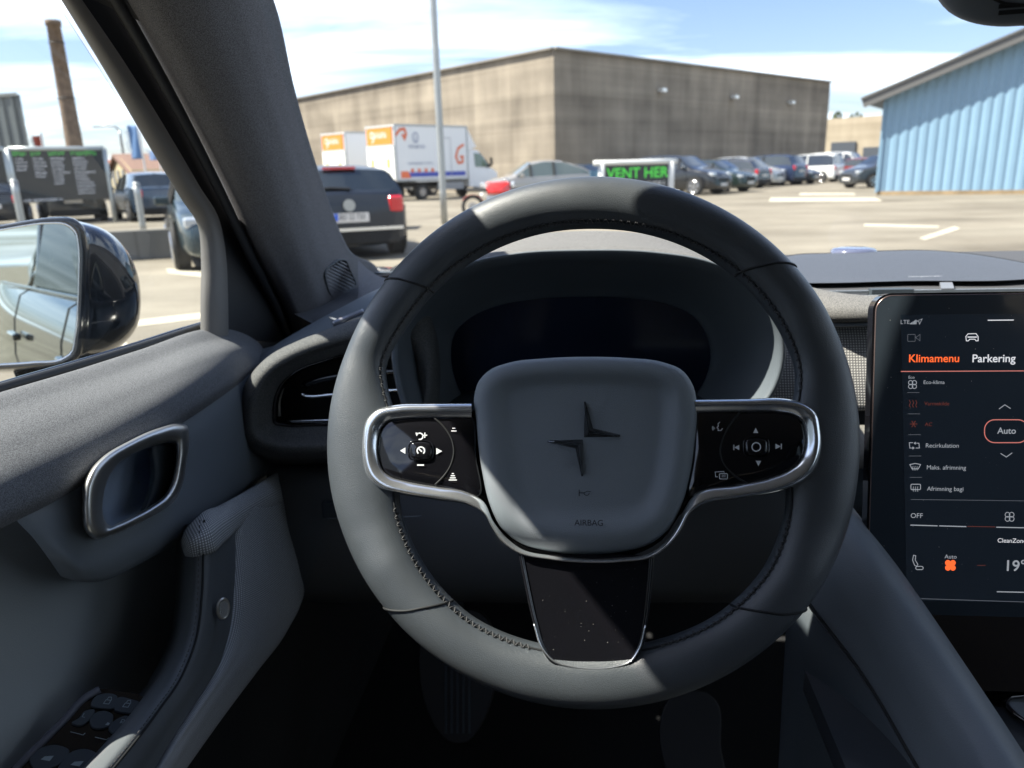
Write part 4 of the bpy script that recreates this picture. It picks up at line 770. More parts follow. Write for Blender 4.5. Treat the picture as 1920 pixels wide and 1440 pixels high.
# tweeter grille at the pillar foot
TG = [(612, 507), (622, 498), (640, 488), (647, 489), (655, 505), (664, 525), (667, 533), (662, 538), (640, 550), (626, 557), (620, 550), (613, 530), (610, 515)]
tq = [onX(600, 545, -.374), onX(618, 470, -.363), onX(672, 520, -.384)]
tn_ = np.cross(tq[1] - tq[0], tq[2] - tq[0]); tn_ /= np.linalg.norm(tn_); tn_ = tn_ if np.dot(tn_, EYE - tq[0]) > 0 else -tn_
def onP(x, y, h=0): return plane(x, y, tq[0] + tn_ * (h + .0045), tn_)
tg = cr([(x, y, 0) for x, y in TG], 50, True)[:, :2]; tgc = tg.mean(axis=0)
rows = [[onP(x, y, h=h) for x, y in tgc + (tg - tgc) * s] for s, h in ((1.1, -.015), (1.08, .002), (1.03, .003), (.97, .001), (.95, -.001))]
grl = obj('tweeter_grille', np.array(rows).reshape(-1, 3), grid_faces(5, 50, cc=True) + [tuple(range(200, 250))], M['plastic_dark'], pil)
mb = MB()
for k in range(15):
    y0 = 466 + k * 6.6; seg = []
    for t_ in np.linspace(0, 1, 40):
        x, y = 604 + 70 * t_, y0 + 34 * t_ - 5; ins = False; j = len(TG) - 1
        for i in range(len(TG)):
            if ((TG[i][1] > y) != (TG[j][1] > y)) and (x < (TG[j][0] - TG[i][0]) * (y - TG[i][1]) / (TG[j][1] - TG[i][1]) + TG[i][0]): ins = not ins
            j = i
        if ins: seg.append((x, y))
    if len(seg) > 2: mb.tube([onP(*seg[0], h=.0010), onP(*seg[-1], h=.0010)], .0015, 6)
mb.build('grille_rib', plain('rib_plastic', (.20, .21, .23), .5), grl, smooth=True)
# windscreen
def roofz(X, Y): return .285 - .035 * ((X - .34) / .7) ** 2 - .05 * max(0, (-Y - .8) / 1.3) ** 2
def roofy(u): return ROOF_Y - .20 * u * u
ws = []
for t_ in np.linspace(0, 1, 16):
    row = []
    for u in np.linspace(-1, 1, 28):
        p0 = car(.34 + u * .80, 1.30 - .09 * u * u, -.150 - .02 * u * u); Xr = .34 + u * .66; p1 = car(Xr, roofy(u) - .01, roofz(Xr, .6) + .012)
        row.append(p0 * (1 - t_) + p1 * t_ + UP * .045 * math.sin(math.pi * t_) * (1 - .3 * u * u))
    ws.append(row)
obj('windscreen', np.array(ws).reshape(-1, 3), grid_faces(16, 28), M['wind'], cab)
# black painted border of the windscreen foot and the cowl beyond it
hl = MB()
loft('cowl', [[car(X, 1.285, -.150 - .02 * ((X - .34) / .8) ** 2) for X in np.linspace(-.45, 1.12, 12)], [car(X, 1.40, -.185) for X in np.linspace(-.47, 1.14, 12)]], M['gloss'], cab, 6, 24, t=.004)
# roof, header and headliner (inner and outer skin), with a fixed opening for nothing else
rf = [[car(.34 + u * .70, roofy(u) * (1 - k_) - 2.3 * k_, roofz(.34 + u * .70, roofy(u) * (1 - k_) - 2.3 * k_) - .02 * max(0, (abs(u) - .85) / .15)) for u in np.linspace(-1, 1, 24)] for k_ in np.linspace(0, 1, 20)]
obj('headliner', np.array(rf).reshape(-1, 3), grid_faces(20, 24), M['headliner'], cab)
obj('roof', np.array(rf).reshape(-1, 3) + UP * .03, grid_faces(20, 24), M['paint'], cab)
tube('roof_header', [car(.34 + u * .68, roofy(u) - .018, roofz(.34 + u * .68, .6) + .012) for u in np.linspace(-1, 1, 16)], .018, M['headliner'], cab)
# side rail above the driver's door and its mirror twin, rear pillars
def rail(s): return [car(.34 + s * x, y, z) for x, y, z in ((.635, .62, .17), (.645, .50, .235), (.655, .35, .262), (.665, .1, .268), (.67, -.5, .268), (.66, -1.2, .25), (.62, -1.9, .12), (.60, -2.3, -.08))]
for s in (-1, 1): tube('roof_rail', rail(s), .026, M['headliner'], cab)
for s in (-1, 1):
    for (ya, yb, w) in ((-.28, -.42, .06), (-1.25, -1.45, .05)):
        loft('door_pillar', [[car(.34 + s * .78, ya - w, -.20), car(.34 + s * .785, ya + w * .2, -.20), car(.34 + s * .78, ya + w, -.20)], [car(.34 + s * .67, yb - w, .27), car(.34 + s * .675, yb, .27), car(.34 + s * .67, yb + w, .27)]], M['gloss'], cab, 6, 8, t=.03)
loft('passenger_pillar', [[car(1.09, 1.15, -.16), car(1.05, 1.22, -.16)], [car(.98, .62, .22), car(.93, .66, .24)]], M['pillar'], cab, 6, 4, t=.04)
# outer flank, shaped from belt to sill
for s in (-1, 1):
    rows = [[car(.34 + s * a, Y, z) for Y in np.linspace(1.25, -2.6, 24)] for a, z in ((.795, -.195), (.83, -.215), (.86, -.30), (.875, -.42), (.865, -.50), (.89, -.60), (.885, -.78), (.84, -.92))]
    for r_ in rows:
        for i, Y in enumerate(np.linspace(1.25, -2.6, 24)): r_[i] = r_[i] - RC * s * .05 * max(0, (-Y - 1.2) / 1.4) ** 2 + UP * .03 * max(0, (-Y) / 2.6)
    fl = obj('body_side', np.array(rows).reshape(-1, 3), grid_faces(8, 24), M['paint'], cab)
    for Y in (.98, -.28, -1.28): tube('door_gap', [rows[k][int(round((1.25 - Y) / 3.85 * 23))] for k in range(7)], .003, M['groove'], fl, n=0, k=6)
    mb = MB()
    for Y in (-.05, -1.1): mb.box(car(.34 + s * .885, Y, -.33), (.012, .09, .012), (RC, FC, UP))
    bevel(mb.build('outer_handle', M['paint'], fl), .006)
loft('passenger_door_lining', [[car(1.10, Y, z) for Y in np.linspace(1.1, -1.4, 6)] for z in (-.17, -.45, -.95)], M['plastic'], cab, 8, 12, t=.03)
loft('rear_door_lining', [[car(-.43, Y, z) for Y in np.linspace(-.22, -1.4, 6)] for z in (-.17, -.45, -.95)], M['plastic'], cab, 8, 12, t=.03)
loft('rear_glass_surround', [[car(.34 + u * .6, -2.3, -.05 - .02 * abs(u)) for u in (-1, 0, 1)], [car(.34 + u * .66, -2.6, -.2) for u in (-1, 0, 1)], [car(.34 + u * .7, -2.65, -.9) for u in (-1, 0, 1)]], M['paint'], cab, 10, 10, t=.02)
prism('floor', [car(-.46, 1.75, -.93), car(1.14, 1.75, -.93), car(1.14, -2.6, -.93), car(-.46, -2.6, -.93)], -UP * .02, plain('carpet', (.012, .013, .014), .95, bump=.6, bscale=900), cab)
prism('firewall', [car(-.46, 1.35, -.17), car(1.14, 1.35, -.17), car(1.14, 1.6, -.93), car(-.46, 1.6, -.93)], FC * .02, M['plastic_dark'], cab)
loft('footwell_side', [[car(-.44, Y, z) for Y in (.45, .9, 1.4, 1.75)] for z in (-.2, -.5, -.93)], bpy.data.materials['carpet'], cab, 8, 8, t=.02)
# glazing behind the driver
M['tint'] = thin_glass('privacy_glass', (.22, .25, .24), 1.0)
for s_ in (-1, 1):
    obj('rear_side_window', [car(.34 + s_ * .785, -.34, -.18), car(.34 + s_ * .68, -.46, .255), car(.34 + s_ * .665, -1.25, .235), car(.34 + s_ * .78, -1.30, -.17)], [(0, 1, 2, 3)], M['tint'], cab, smooth=False)
    obj('quarter_window', [car(.34 + s_ * .775, -1.42, -.16), car(.34 + s_ * .66, -1.40, .22), car(.34 + s_ * .60, -2.0, .08), car(.34 + s_ * .68, -2.25, -.10)], [(0, 1, 2, 3)], M['tint'], cab, smooth=False)
    tube('window_chrome', [car(.34 + s_ * .80, y, -.19 + .03 * max(0, -y / 2.6)) for y in (1.1, .5, -.3, -1.3, -2.2)], .006, M['gloss'], cab)
obj('passenger_window', [car(1.13, 1.12, -.18), car(1.0, .60, .20), car(1.01, -.2, .26), car(1.125, -.26, -.18)], [(0, 1, 2, 3)], M['glass'], cab, smooth=False)
obj('rear_window', [car(-.30, -2.28, -.07), car(.98, -2.28, -.07), car(.94, -1.55, .24), car(-.26, -1.55, .24)], [(0, 1, 2, 3)], M['tint'], cab, smooth=False)
# seats
M['seat'] = weave('seat_cloth', (.022, .024, .027), (.05, .052, .056), 900, .9, .3)
def seat(label, x, w=.25, group='front seats'):
    t = thing('front_seat', label, 'seat', car(x, -.35, -.6), 0, group)
    def blob(name, secs):
        rows = []
        for (Y, Z, hw, th, tilt) in secs:
            fw = FC * math.cos(tilt) + UP * math.sin(tilt)
            rows.append([car(x, Y, Z) + RC * (hw * math.copysign(abs(math.cos(a)) ** .6, math.cos(a))) + fw * (th * math.copysign(abs(math.sin(a)) ** .7, math.sin(a))) for a in np.linspace(0, 2 * math.pi, 29)[:-1]])
        A = np.array(rows); B = np.array([cr(A[:, j], 24) for j in range(28)]).transpose(1, 0, 2)
        return obj(name, B.reshape(-1, 3), grid_faces(24, 28, cc=True) + [tuple(range(28)), tuple(range(23 * 28, 24 * 28))], M['seat'], t)
    blob('backrest', [(-.20, -.70, w * .9, .07, .3), (-.24, -.5, w, .09, .3), (-.32, -.2, w, .085, .3), (-.38, -.02, w * .85, .06, .3), (-.39, 0, w * .6, .03, .3)])
    blob('headrest', [(-.385, .02, .10, .03, .2), (-.38, .06, .13, .05, .2), (-.39, .16, .12, .045, .2), (-.40, .18, .08, .02, .2)])
    blob('cushion', [(-.22, -.72, w * .9, .08, 1.5), (-.1, -.70, w, .09, 1.5), (.12, -.68, w, .08, 1.5), (.2, -.68, w * .9, .05, 1.5)])
seat('dark cloth driver seat right behind the steering wheel', -.01); seat('dark cloth passenger seat beside the centre console', .70)
seat('wide dark cloth bench seat at the back of the cabin', .34, .64, None); bpy.data.objects['front_seat.002'].name = 'rear_bench'; bpy.data.objects['rear_bench'].location = tuple(V(*bpy.data.objects['rear_bench'].location) - FC * .95)
# bonnet and wings
rows = []
for Y in np.linspace(1.33, 2.35, 14):
    t_ = (Y - 1.33) / 1.02; rows.append([car(.34 + u * (.86 - .10 * t_ * t_), Y + .06 * (1 - u * u) * t_, -.218 - .10 * t_ ** 1.6 + .058 * math.exp(-((abs(u) - .925) / .045) ** 2) * (1 - t_) - .9 * max(0, abs(u) - .955)) for u in np.linspace(-1, 1, 60)])
rows.append([p - UP * .35 + FC * .03 for p in rows[-1]])
obj('bonnet', np.array(rows).reshape(-1, 3), grid_faces(15, 60), M['paint'], cab)
tube('windscreen_wiper', [car(-.36, 1.38, -.178), car(-.1, 1.42, -.172), car(.25, 1.41, -.172)], .008, M['rubber'], cab)
# rear-view mirror
rvm = thing('rear_view_mirror', 'black rounded underside of the interior mirror at roof centre', 'mirror', dep(1880, 0, .45))
RM = [(1760, 0), (1775, 18), (1800, 34), (1830, 44), (1865, 49), (1920, 48), (2050, 44), (2090, 10), (2100, -60), (2080, -150), (1900, -160), (1760, -150), (1735, -80)]
rp_ = cr([(x, y, 0) for x, y in RM], 70, True)[:, :2]; rc_ = rp_.mean(axis=0); RP = PL(1880, 0, .44, -FC * .92 + UP * -.05 - RC * .3); rows = []
for s, h in ((.05, .014), (.5, .013), (.86, .010), (.95, .006), (1.0, -.002), (1.0, -.012), (.93, -.03), (.6, -.05), (.05, -.055)): rows.append([RP(x, y, h) for x, y in rc_ + (rp_ - rc_) * s])
A = np.array(rows); B = np.array([cr(A[:, j], 34) for j in range(70)]).transpose(1, 0, 2)
obj('mirror_shell', B.reshape(-1, 3), grid_faces(34, 70, cc=True), M['plastic'], rvm)
tube('mirror_stem', [RP(1920, -60, -.03), RP(1920, -110, -.06), RP(1922, -200, -.085)], .014, M['plastic_dark'], rvm)
tube('shell_seam', [RP(x, y, .0135) for x, y in ((1862, -3), (1880, 5), (1910, 9), (1960, 12), (2040, 8))], .0008, M['groove'], rvm)
mb = MB()
for y in (8, 20): mb.box(RP(1930, y, .0115), (.015, .0012, .001), (RP.x, RP.y, RP.n))
mb.build('vent_slit', M['groove'], rvm)
# ================================================================== ground
def asphalt():
    m, n, l, b = newmat('pale_asphalt'); setp(b, rough=.9, spec=.2)
    tc = n.new('ShaderNodeTexCoord')
    t1 = n.new('ShaderNodeTexNoise'); t1.inputs['Scale'].default_value = .35; t1.inputs['Detail'].default_value = 7; t1.inputs['Roughness'].default_value = .6; l.new(tc.outputs['Object'], t1.inputs[0])
    t2 = n.new('ShaderNodeTexNoise'); t2.inputs['Scale'].default_value = 45; t2.inputs['Detail'].default_value = 3; l.new(tc.outputs['Object'], t2.inputs[0])
    mp = n.new('ShaderNodeMapping'); mp.inputs['Rotation'].default_value = (0, 0, R(40)); mp.inputs['Scale'].default_value = (.06, .9, 1); l.new(tc.outputs['Object'], mp.inputs[0])
    t3 = n.new('ShaderNodeTexNoise'); t3.inputs['Scale'].default_value = 1; t3.inputs['Detail'].default_value = 4; l.new(mp.outputs[0], t3.inputs[0])
    r1 = n.new('ShaderNodeValToRGB'); r1.color_ramp.elements[0].position = .3; r1.color_ramp.elements[0].color = (.19, .165, .128, 1); r1.color_ramp.elements[1].position = .7; r1.color_ramp.elements[1].color = (.35, .315, .25, 1); l.new(t1.outputs[0], r1.inputs[0])
    m1 = n.new('ShaderNodeMix'); m1.data_type = 'RGBA'; m1.blend_type = 'MULTIPLY'; m1.inputs[0].default_value = .5; l.new(r1.outputs[0], m1.inputs[6])
    r2 = n.new('ShaderNodeValToRGB'); r2.color_ramp.elements[0].position = .3; r2.color_ramp.elements[0].color = (.42, .42, .42, 1); r2.color_ramp.elements[1].position = .6; r2.color_ramp.elements[1].color = (1, 1, 1, 1); l.new(t3.outputs[0], r2.inputs[0]); l.new(r2.outputs[0], m1.inputs[7])
    m2 = n.new('ShaderNodeMix'); m2.data_type = 'RGBA'; m2.blend_type = 'MULTIPLY'; m2.inputs[0].default_value = .4; l.new(m1.outputs[2], m2.inputs[6]); l.new(t2.outputs[0], m2.inputs[7]); l.new(m2.outputs[2], b.inputs['Base Color'])
    bp = n.new('ShaderNodeBump'); bp.inputs['Distance'].default_value = .01; bp.inputs['Strength'].default_value = .4; l.new(t2.outputs[0], bp.inputs['Height']); l.new(bp.outputs[0], b.inputs['Normal'])
    return m
gsz = 900
tag(obj('ground', [(-gsz, -gsz, 0), (gsz, -gsz, 0), (gsz, gsz, 0), (-gsz, gsz, 0)], [(0, 1, 2, 3)], asphalt(), smooth=False), kind='structure')
M['road_paint'] = plain('road_paint', (.46, .42, .33), .85, var=.18, vscale=4)
def marking(px):
    o = obj('parking_line_marking', [p + UP * .004 for p in (G(*q) for q in px)], [tuple(range(len(px)))], M['road_paint'], smooth=False); tag(o, kind='structure')
marking([(1445, 371), (1640, 371), (1655, 377), (1442, 378)]); marking([(1500, 362), (1600, 362), (1605, 365), (1498, 366)])
marking([(1722, 447), (1790, 425), (1800, 429), (1735, 450)]); marking([(1620, 420), (1760, 424), (1760, 427), (1620, 424)])
marking([(312, 504), (388, 511), (388, 521), (316, 513)]); marking([(252, 602), (388, 586), (388, 597), (252, 613)]); marking([(170, 668), (235, 640), (240, 648), (178, 676)])
# ================================================================== concrete hall
def concrete(name, c1, c2, panel=6.0):
    m, n, l, b = newmat(name); setp(b, rough=.9, spec=.2)
    tc = n.new('ShaderNodeTexCoord'); sp = n.new('ShaderNodeSeparateXYZ'); l.new(tc.outputs['UV'], sp.inputs[0])
    def noise(sc, det, scl):
        mp = n.new('ShaderNodeMapping'); mp.inputs['Scale'].default_value = scl; l.new(tc.outputs['UV'], mp.inputs[0]); t = n.new('ShaderNodeTexNoise'); t.inputs['Scale'].default_value = sc; t.inputs['Detail'].default_value = det; l.new(mp.outputs[0], t.inputs[0]); return t
    st_ = noise(1.0, 5, (.9, .12, 1)); bl_ = noise(.35, 4, (1, 1, 1)); bd = noise(1.0, 3, (.03, 1.1, 1))
    a = n.new('ShaderNodeMath'); a.operation = 'ADD'; l.new(st_.outputs[0], a.inputs[0]); l.new(bl_.outputs[0], a.inputs[1]); a2 = n.new('ShaderNodeMath'); a2.operation = 'ADD'; l.new(a.outputs[0], a2.inputs[0]); l.new(bd.outputs[0], a2.inputs[1])
    r = n.new('ShaderNodeMapRange'); r.inputs[1].default_value = 1.15; r.inputs[2].default_value = 1.85; l.new(a2.outputs[0], r.inputs[0])
    x = n.new('ShaderNodeMix'); x.data_type = 'RGBA'; x.inputs[6].default_value = (*c1, 1); x.inputs[7].default_value = (*c2, 1); l.new(r.outputs[0], x.inputs[0])
    br = n.new('ShaderNodeTexBrick'); br.inputs['Scale'].default_value = 1; br.offset = 0; br.inputs['Brick Width'].default_value = 3.6; br.inputs['Row Height'].default_value = 1.75; br.inputs['Mortar Size'].default_value = .035; br.inputs['Mortar Smooth'].default_value = .6
    br.inputs['Color1'].default_value = (1, 1, 1, 1); br.inputs['Color2'].default_value = (.90, .90, .90, 1); br.inputs['Mortar'].default_value = (.72, .71, .70, 1); l.new(tc.outputs['UV'], br.inputs[0])
    mu = n.new('ShaderNodeMix'); mu.data_type = 'RGBA'; mu.blend_type = 'MULTIPLY'; mu.inputs[0].default_value = .8; l.new(x.outputs[2], mu.inputs[6]); l.new(br.outputs[0], mu.inputs[7]); l.new(mu.outputs[2], b.inputs['Base Color'])
    return m
def wall_uv(o):
    me = o.data; uv = me.uv_layers.new(name='uv')
    for p in me.polygons:
        nx, ny = -p.normal.y, p.normal.x; L = math.hypot(nx, ny)
        for li in p.loop_indices:
            v = me.vertices[me.loops[li].vertex_index].co
            uv.data[li].uv = ((v.x * nx + v.y * ny) / L if L > .3 else v.x, v.z if L > .3 else v.y)
def at(px, d): 
    r = ray(px, 330); k = d / r[1]; return EYE + r * k      # ground-plan point under photo column px at distance d
def flat(p, z=0.0): return V(p[0], p[1], z)
def topz(px, py, d): r = ray(px, py); return EYE[2] + r[2] / r[1] * d
Dc = 45.0; C0 = flat(at(1041, Dc)); dl = V(-.656, .755, 0); dr = V(.735, .678, 0)
Hh = topz(1041, 92, Dc)
def along(p, d, px):                              # run from p along d until photo column px
    lo, hi = 0, 200
    for _ in range(50):
        mid = (lo + hi) / 2; q = p + d * mid; v = q - EYE; x = 960 + FPX * np.dot(v + UP * 1.0, CR) / np.dot(v + UP * 1.0, CF)
        if (x - px) * (1 if np.dot(d, RC) > 0 else -1) < 0: lo = mid
        else: hi = mid
    return lo
Lr = along(C0, dr, 1545); Ll = along(C0, dl, 470)
hall = thing('concrete_hall', 'large weathered concrete hall with windowless panel walls beyond the parked cars', 'building', C0)
A_, B_ = C0 + dl * Ll, C0 + dr * Lr; D_ = B_ + dl * Ll
# the roofline follows the photograph: measured heights at the three visible corners
zl = topz(560, 190, Dc + .755 * along(C0, dl, 560)); zr = topz(1545, 165, Dc + .678 * Lr)
def wallbox(name, p, q, z0, z1, mat, par, th=.3):
    d = q - p; nrm = np.cross(d / np.linalg.norm(d), UP)
    vs = [flat(p), flat(q), flat(q, z1), flat(p, z0)]; vs += [v - nrm * th for v in vs]
    o = obj(name, vs, [(0, 1, 2, 3), (4, 5, 6, 7), (0, 1, 5, 4), (1, 2, 6, 5), (2, 3, 7, 6), (3, 0, 4, 7)], mat, par, smooth=False); wall_uv(o); return o
cm = concrete('weathered_concrete', (.155, .132, .105), (.325, .28, .22)); 
print('HALL', Hh, zl, zr, Lr, Ll)
wallbox('side_wall', A_, C0, Hh, Hh, cm, hall); wallbox('front_wall', C0, B_, Hh, Hh, cm, hall)
wallbox('rear_wall', B_, D_, Hh, Hh, cm, hall)
obj('roof', [flat(A_, Hh - .3), flat(C0, Hh - .3), flat(B_, Hh - .3), flat(D_, Hh - .3)], [(0, 1, 2, 3)], plain('roof_felt', (.08, .08, .08), .9), hall, smooth=False)
mb = MB()
for a_, b_ in ((A_, C0), (C0, B_)):
    d = b_ - a_; L = np.linalg.norm(d); d = d / L; nr_ = np.cross(d, UP); mb.box(flat((a_ + b_) / 2, Hh + .05) + nr_ * .02, (L / 2, .2, .05), (d, nr_, UP))
mb.build('coping', plain('coping_metal', (.22, .20, .17), .5), hall)
for px_, y_ in ((1233, 170), (1366, 183), (1471, 193)):
    L_ = along(C0, dr, px_); p = C0 + dr * L_; nr_ = np.cross(dr, UP); mb = MB(); mb.box(flat(p, topz(px_, y_, p[1])) + nr_ * .25, (.22, .2, .12), (dr, nr_, UP)); bevel(mb.build('wall_lamp', plain('lamp_housing', (.75, .75, .72), .25, metal=.4), hall), .03)
# low far hall
lh = thing('low_hall', 'low beige concrete building with dark gate openings beyond the white cars', 'building', flat(at(1600, 92)))
p, q = flat(at(1500, 95)), flat(at(1760, 84)); zt_ = topz(1600, 219, 90)
wallbox('wall', p, q, zt_, zt_, concrete('beige_concrete', (.30, .25, .18), (.42, .36, .27)), lh)
d = (q - p) / np.linalg.norm(q - p); nr_ = np.cross(d, UP); mb = MB()
for s0, w0, z0, z1 in ((5.0, 1.4, 0, 3.4), (9.3, 2.0, 0, 2.7), (12.4, 1.6, 0, 2.7)): mb.box(p + d * s0 + UP * (z0 + z1) / 2 + nr_ * .1, (w0, .15, (z1 - z0) / 2), (d, nr_, UP))
mb.build('gate_opening', plain('dark_opening', (.05, .06, .075), .6), lh)
obj('roof', [flat(p, zt_), flat(q, zt_), flat(q - nr_ * 12, zt_), flat(p - nr_ * 12, zt_)], [(0, 1, 2, 3)], plain('felt', (.1, .1, .1), .9), lh, smooth=False)
# ================================================================== blue corrugated hall
bh = thing('blue_hall', 'light blue corrugated metal hall with grey sloping eaves beside the yard', 'building', G(1643, 366))
B0 = G(1643, 366); B0[2] = 0; B1 = G(1921, 364); B1[2] = 0; bd = (B1 - B0) / np.linalg.norm(B1 - B0); bn = np.cross(bd, UP)
e0 = topz(1650, 186, B0[1]); e1 = topz(1921, 58, B1[1]); Lb = np.linalg.norm(B1 - B0); slope = (e1 - e0) / Lb; Wd = 2 * Lb * 1.05
def roofh(s): return e0 + slope * min(s, Wd - s)
M['blue'] = plain('blue_sheet', (.18, .29, .39), .5, var=.05, vscale=.8, spec=.4)
def corrugated(name, p, d, n_, L, hfn, mat, par, pitch=.30, amp=.035, z0=.14, back=-1):
    prof = []; s = 0
    while s < L:
        for ds, a in ((0, 0), (.08, 1), (.19, 1), (.27, 0)): prof.append((s + ds, a * amp))
        s += pitch
    prof = [(min(s, L), a) for s, a in prof]; lo = [p + d * s + n_ * a + UP * z0 for s, a in prof]; hi = [p + d * s + n_ * a + UP * hfn(s) for s, a in prof]; k = len(prof)
    return obj(name, lo + hi, [(i, i + 1, k + i + 1, k + i) for i in range(k - 1)], mat, par, smooth=False)
corrugated('gable_wall', B0, bd, bn, Wd, roofh, M['blue'], bh)
corrugated('side_wall', B0 - bn * 25, bn, -bd, 25, lambda s: e0, M['blue'], bh)
mb = MB(); mb.box(B0 + bd * Wd / 2 + UP * .07, (Wd / 2, .05, .07), (bd, bn, UP)); mb.build('plinth', plain('plinth_rust', (.26, .19, .11), .9, var=.3, vscale=3), bh)
OV = .5
def slab(name, sgn):
    a = B0 + bd * (-.55 if sgn > 0 else Wd + .55); c_ = B0 + bd * (Wd / 2); za = e0 - slope * .55; zc = e0 + slope * Wd / 2; vs = []
    for off in (.18, .0):
        for P_, z in ((a, za), (c_, zc)):
            for o_ in (OV, -25.5): vs.append(P_ + bn * o_ + UP * (z + off + .04))
    return obj(name, vs, [(0, 1, 3, 2), (4, 5, 7, 6), (0, 2, 6, 4), (1, 3, 7, 5), (0, 1, 5, 4), (2, 3, 7, 6)], plain('roof_sheet', (.12, .115, .11), .6), bh, smooth=False)
slab('roof', 1); slab('roof', -1)
for sgn in (1, -1):
    a = B0 + bd * (-.6 if sgn > 0 else Wd + .6) + UP * (e0 - slope * .6); c_ = B0 + bd * (Wd / 2) + UP * (e0 + slope * Wd / 2); d = (c_ - a); L = np.linalg.norm(d); d /= L; u = np.cross(bn, d); u = u if u[2] > 0 else -u
    mb = MB(); mb.box((a + c_) / 2 + bn * (OV + .02) + u * .12, (L / 2, .03, .17), (d, bn, u)); mb.box((a + c_) / 2 + bn * (OV + .06) + u * .27, (L / 2, .05, .035), (d, bn, u)); mb.build('barge_board', plain('barge_grey', (.10, .098, .095), .6), bh)
mb = MB(); mb.tube([B0 + bd * .0 + bn * .12 + UP * .1, B0 + bn * .12 + UP * (e0 - .1)], .04, 8); mb.build('downpipe', M['blue'], bh)
# grey hall far left, chimney, house, red roof
gh = thing('grey_hall', 'dark grey corrugated hall standing behind the price boards', 'building', flat(at(20, 60)))
p, q = flat(at(-230, 62)), flat(at(66, 58)); zt_ = topz(66, 176, 58); d = (q - p); L = np.linalg.norm(d); d /= L; nr_ = np.cross(d, UP)
M['greysheet'] = plain('grey_sheet', (.085, .10, .105), .5)
vr = (q - EYE) * V(1, 1, 0); vr /= np.linalg.norm(vr); q3 = q + vr * 18 - d * .8; p3 = p + vr * 18
obj('wall', [flat(p), flat(q), flat(q3), flat(p3), flat(p, zt_), flat(q, zt_), flat(q3, zt_), flat(p3, zt_)], [(0, 1, 5, 4), (1, 2, 6, 5), (2, 3, 7, 6), (3, 0, 4, 7)], M['greysheet'], gh, smooth=False)
corrugated('wall_sheeting', p + nr_ * .03, d, nr_, L, lambda s: zt_ - .1, M['greysheet'], gh, pitch=.9, amp=.12, z0=.1)
obj('roof', [flat(p, zt_ + .12) + nr_ * .2, flat(q, zt_ + .12) + nr_ * .2, flat(q3, zt_ + .12), flat(p3, zt_ + .12), flat(p, zt_ - .1) + nr_ * .2, flat(q, zt_ - .1) + nr_ * .2, flat(q3, zt_ - .1), flat(p3, zt_ - .1)], [(0, 1, 2, 3), (4, 5, 6, 7), (0, 1, 5, 4), (1, 2, 6, 5), (2, 3, 7, 6), (3, 0, 4, 7)], plain('roof_trim', (.14, .15, .15), .5), gh, smooth=False)
ch = thing('brick_chimney', 'tall slender brown brick chimney against the sky', 'chimney', flat(at(143, 120)))
c0_ = flat(at(150, 120)); hz_ = topz(108, 38, 120)
vs = []; k = 24; prof = [(0, 1.3), (hz_ * .5, 1.1), (hz_ * .97, .92), (hz_ * .972, 1.08), (hz_, 1.08), (hz_, .8)]
m, n_, l_, b_ = newmat('chimney_brick'); setp(b_, rough=.9); tc = n_.new('ShaderNodeTexCoord'); t = n_.new('ShaderNodeTexNoise'); t.inputs['Scale'].default_value = 1.5; t.inputs['Detail'].default_value = 8; l_.new(tc.outputs['Object'], t.inputs[0]); r_ = n_.new('ShaderNodeMix'); r_.data_type = 'RGBA'; r_.inputs[6].default_value = (.07, .05, .035, 1); r_.inputs[7].default_value = (.24, .17, .12, 1); l_.new(t.outputs[0], r_.inputs[0]); l_.new(r_.outputs[2], b_.inputs['Base Color'])
mb = MB(); P_ = []
for z, r_ in prof: P_ += [c0_ + V(r_ * math.cos(2 * math.pi * j / k), r_ * math.sin(2 * math.pi * j / k), z) for j in range(k)]
obj('shaft', P_, grid_faces(len(prof), k, cc=True), m, ch)
mb = MB()
for z in np.linspace(6, hz_ - 3, 3): mb.tube([c0_ + V(1, 0, 0) * (1.32 - z / hz_ * .36) * math.cos(a) + V(0, 1, 0) * (1.32 - z / hz_ * .36) * math.sin(a) + UP * z for a in np.linspace(0, 2 * math.pi, 25)[:-1]], .07, 6, True)
mb.build('iron_band', M['rubber'], ch)
def house(label, pa, pm, pb, D, Dback, ye, yr, wallc, roofc, name='brick_house'):
    a, m_, b2 = flat(at(pa, Dback)), flat(at(pm, D)), flat(at(pb, D)); h = thing(name, label, 'house', m_); d = b2 - m_; bk = a - m_
    eave, ridge = topz(pm, ye, D), topz(pm, yr, D); e_ = UP * eave; r0 = m_ + bk * .5 + UP * ridge; r1 = b2 + bk * .5 + UP * ridge
    w = MB(); w.add([a, m_, m_ + e_, r0, a + e_], [(0, 1, 2, 3, 4)]); w.add([m_, b2, b2 + e_, m_ + e_], [(0, 1, 2, 3)]); w.add([b2, b2 + bk, b2 + bk + e_, r1, b2 + e_], [(0, 1, 2, 3, 4)]); w.add([a, b2 + bk, b2 + bk + e_, a + e_], [(0, 1, 2, 3)]); w.build('wall', wallc, h)
    g = bk / np.linalg.norm(bk); ov = -g * .4 - UP * .25; dd = d / np.linalg.norm(d) * .35
    o = obj('roof', [m_ + e_ + ov - dd, b2 + e_ + ov + dd, r1 + dd, r0 - dd, a + e_ - ov - UP * .5 - dd, b2 + bk + e_ - ov - UP * .5 + dd], [(0, 1, 2, 3), (3, 2, 5, 4)], roofc, h, smooth=False); thick(o, .25)
    mb = MB(); gn = np.cross(bk, UP); gn = gn / np.linalg.norm(gn); gn = gn if np.dot(gn, -m_) > 0 else -gn
    for s_ in (.32, .55, .75): mb.box(m_ + bk * s_ + UP * eave * .75 + gn * .03, (.5, .06, .6), (g, gn, UP))
    mb.build('gable_window', plain('house_pane', (.2, .2, .22), .3), h); return h
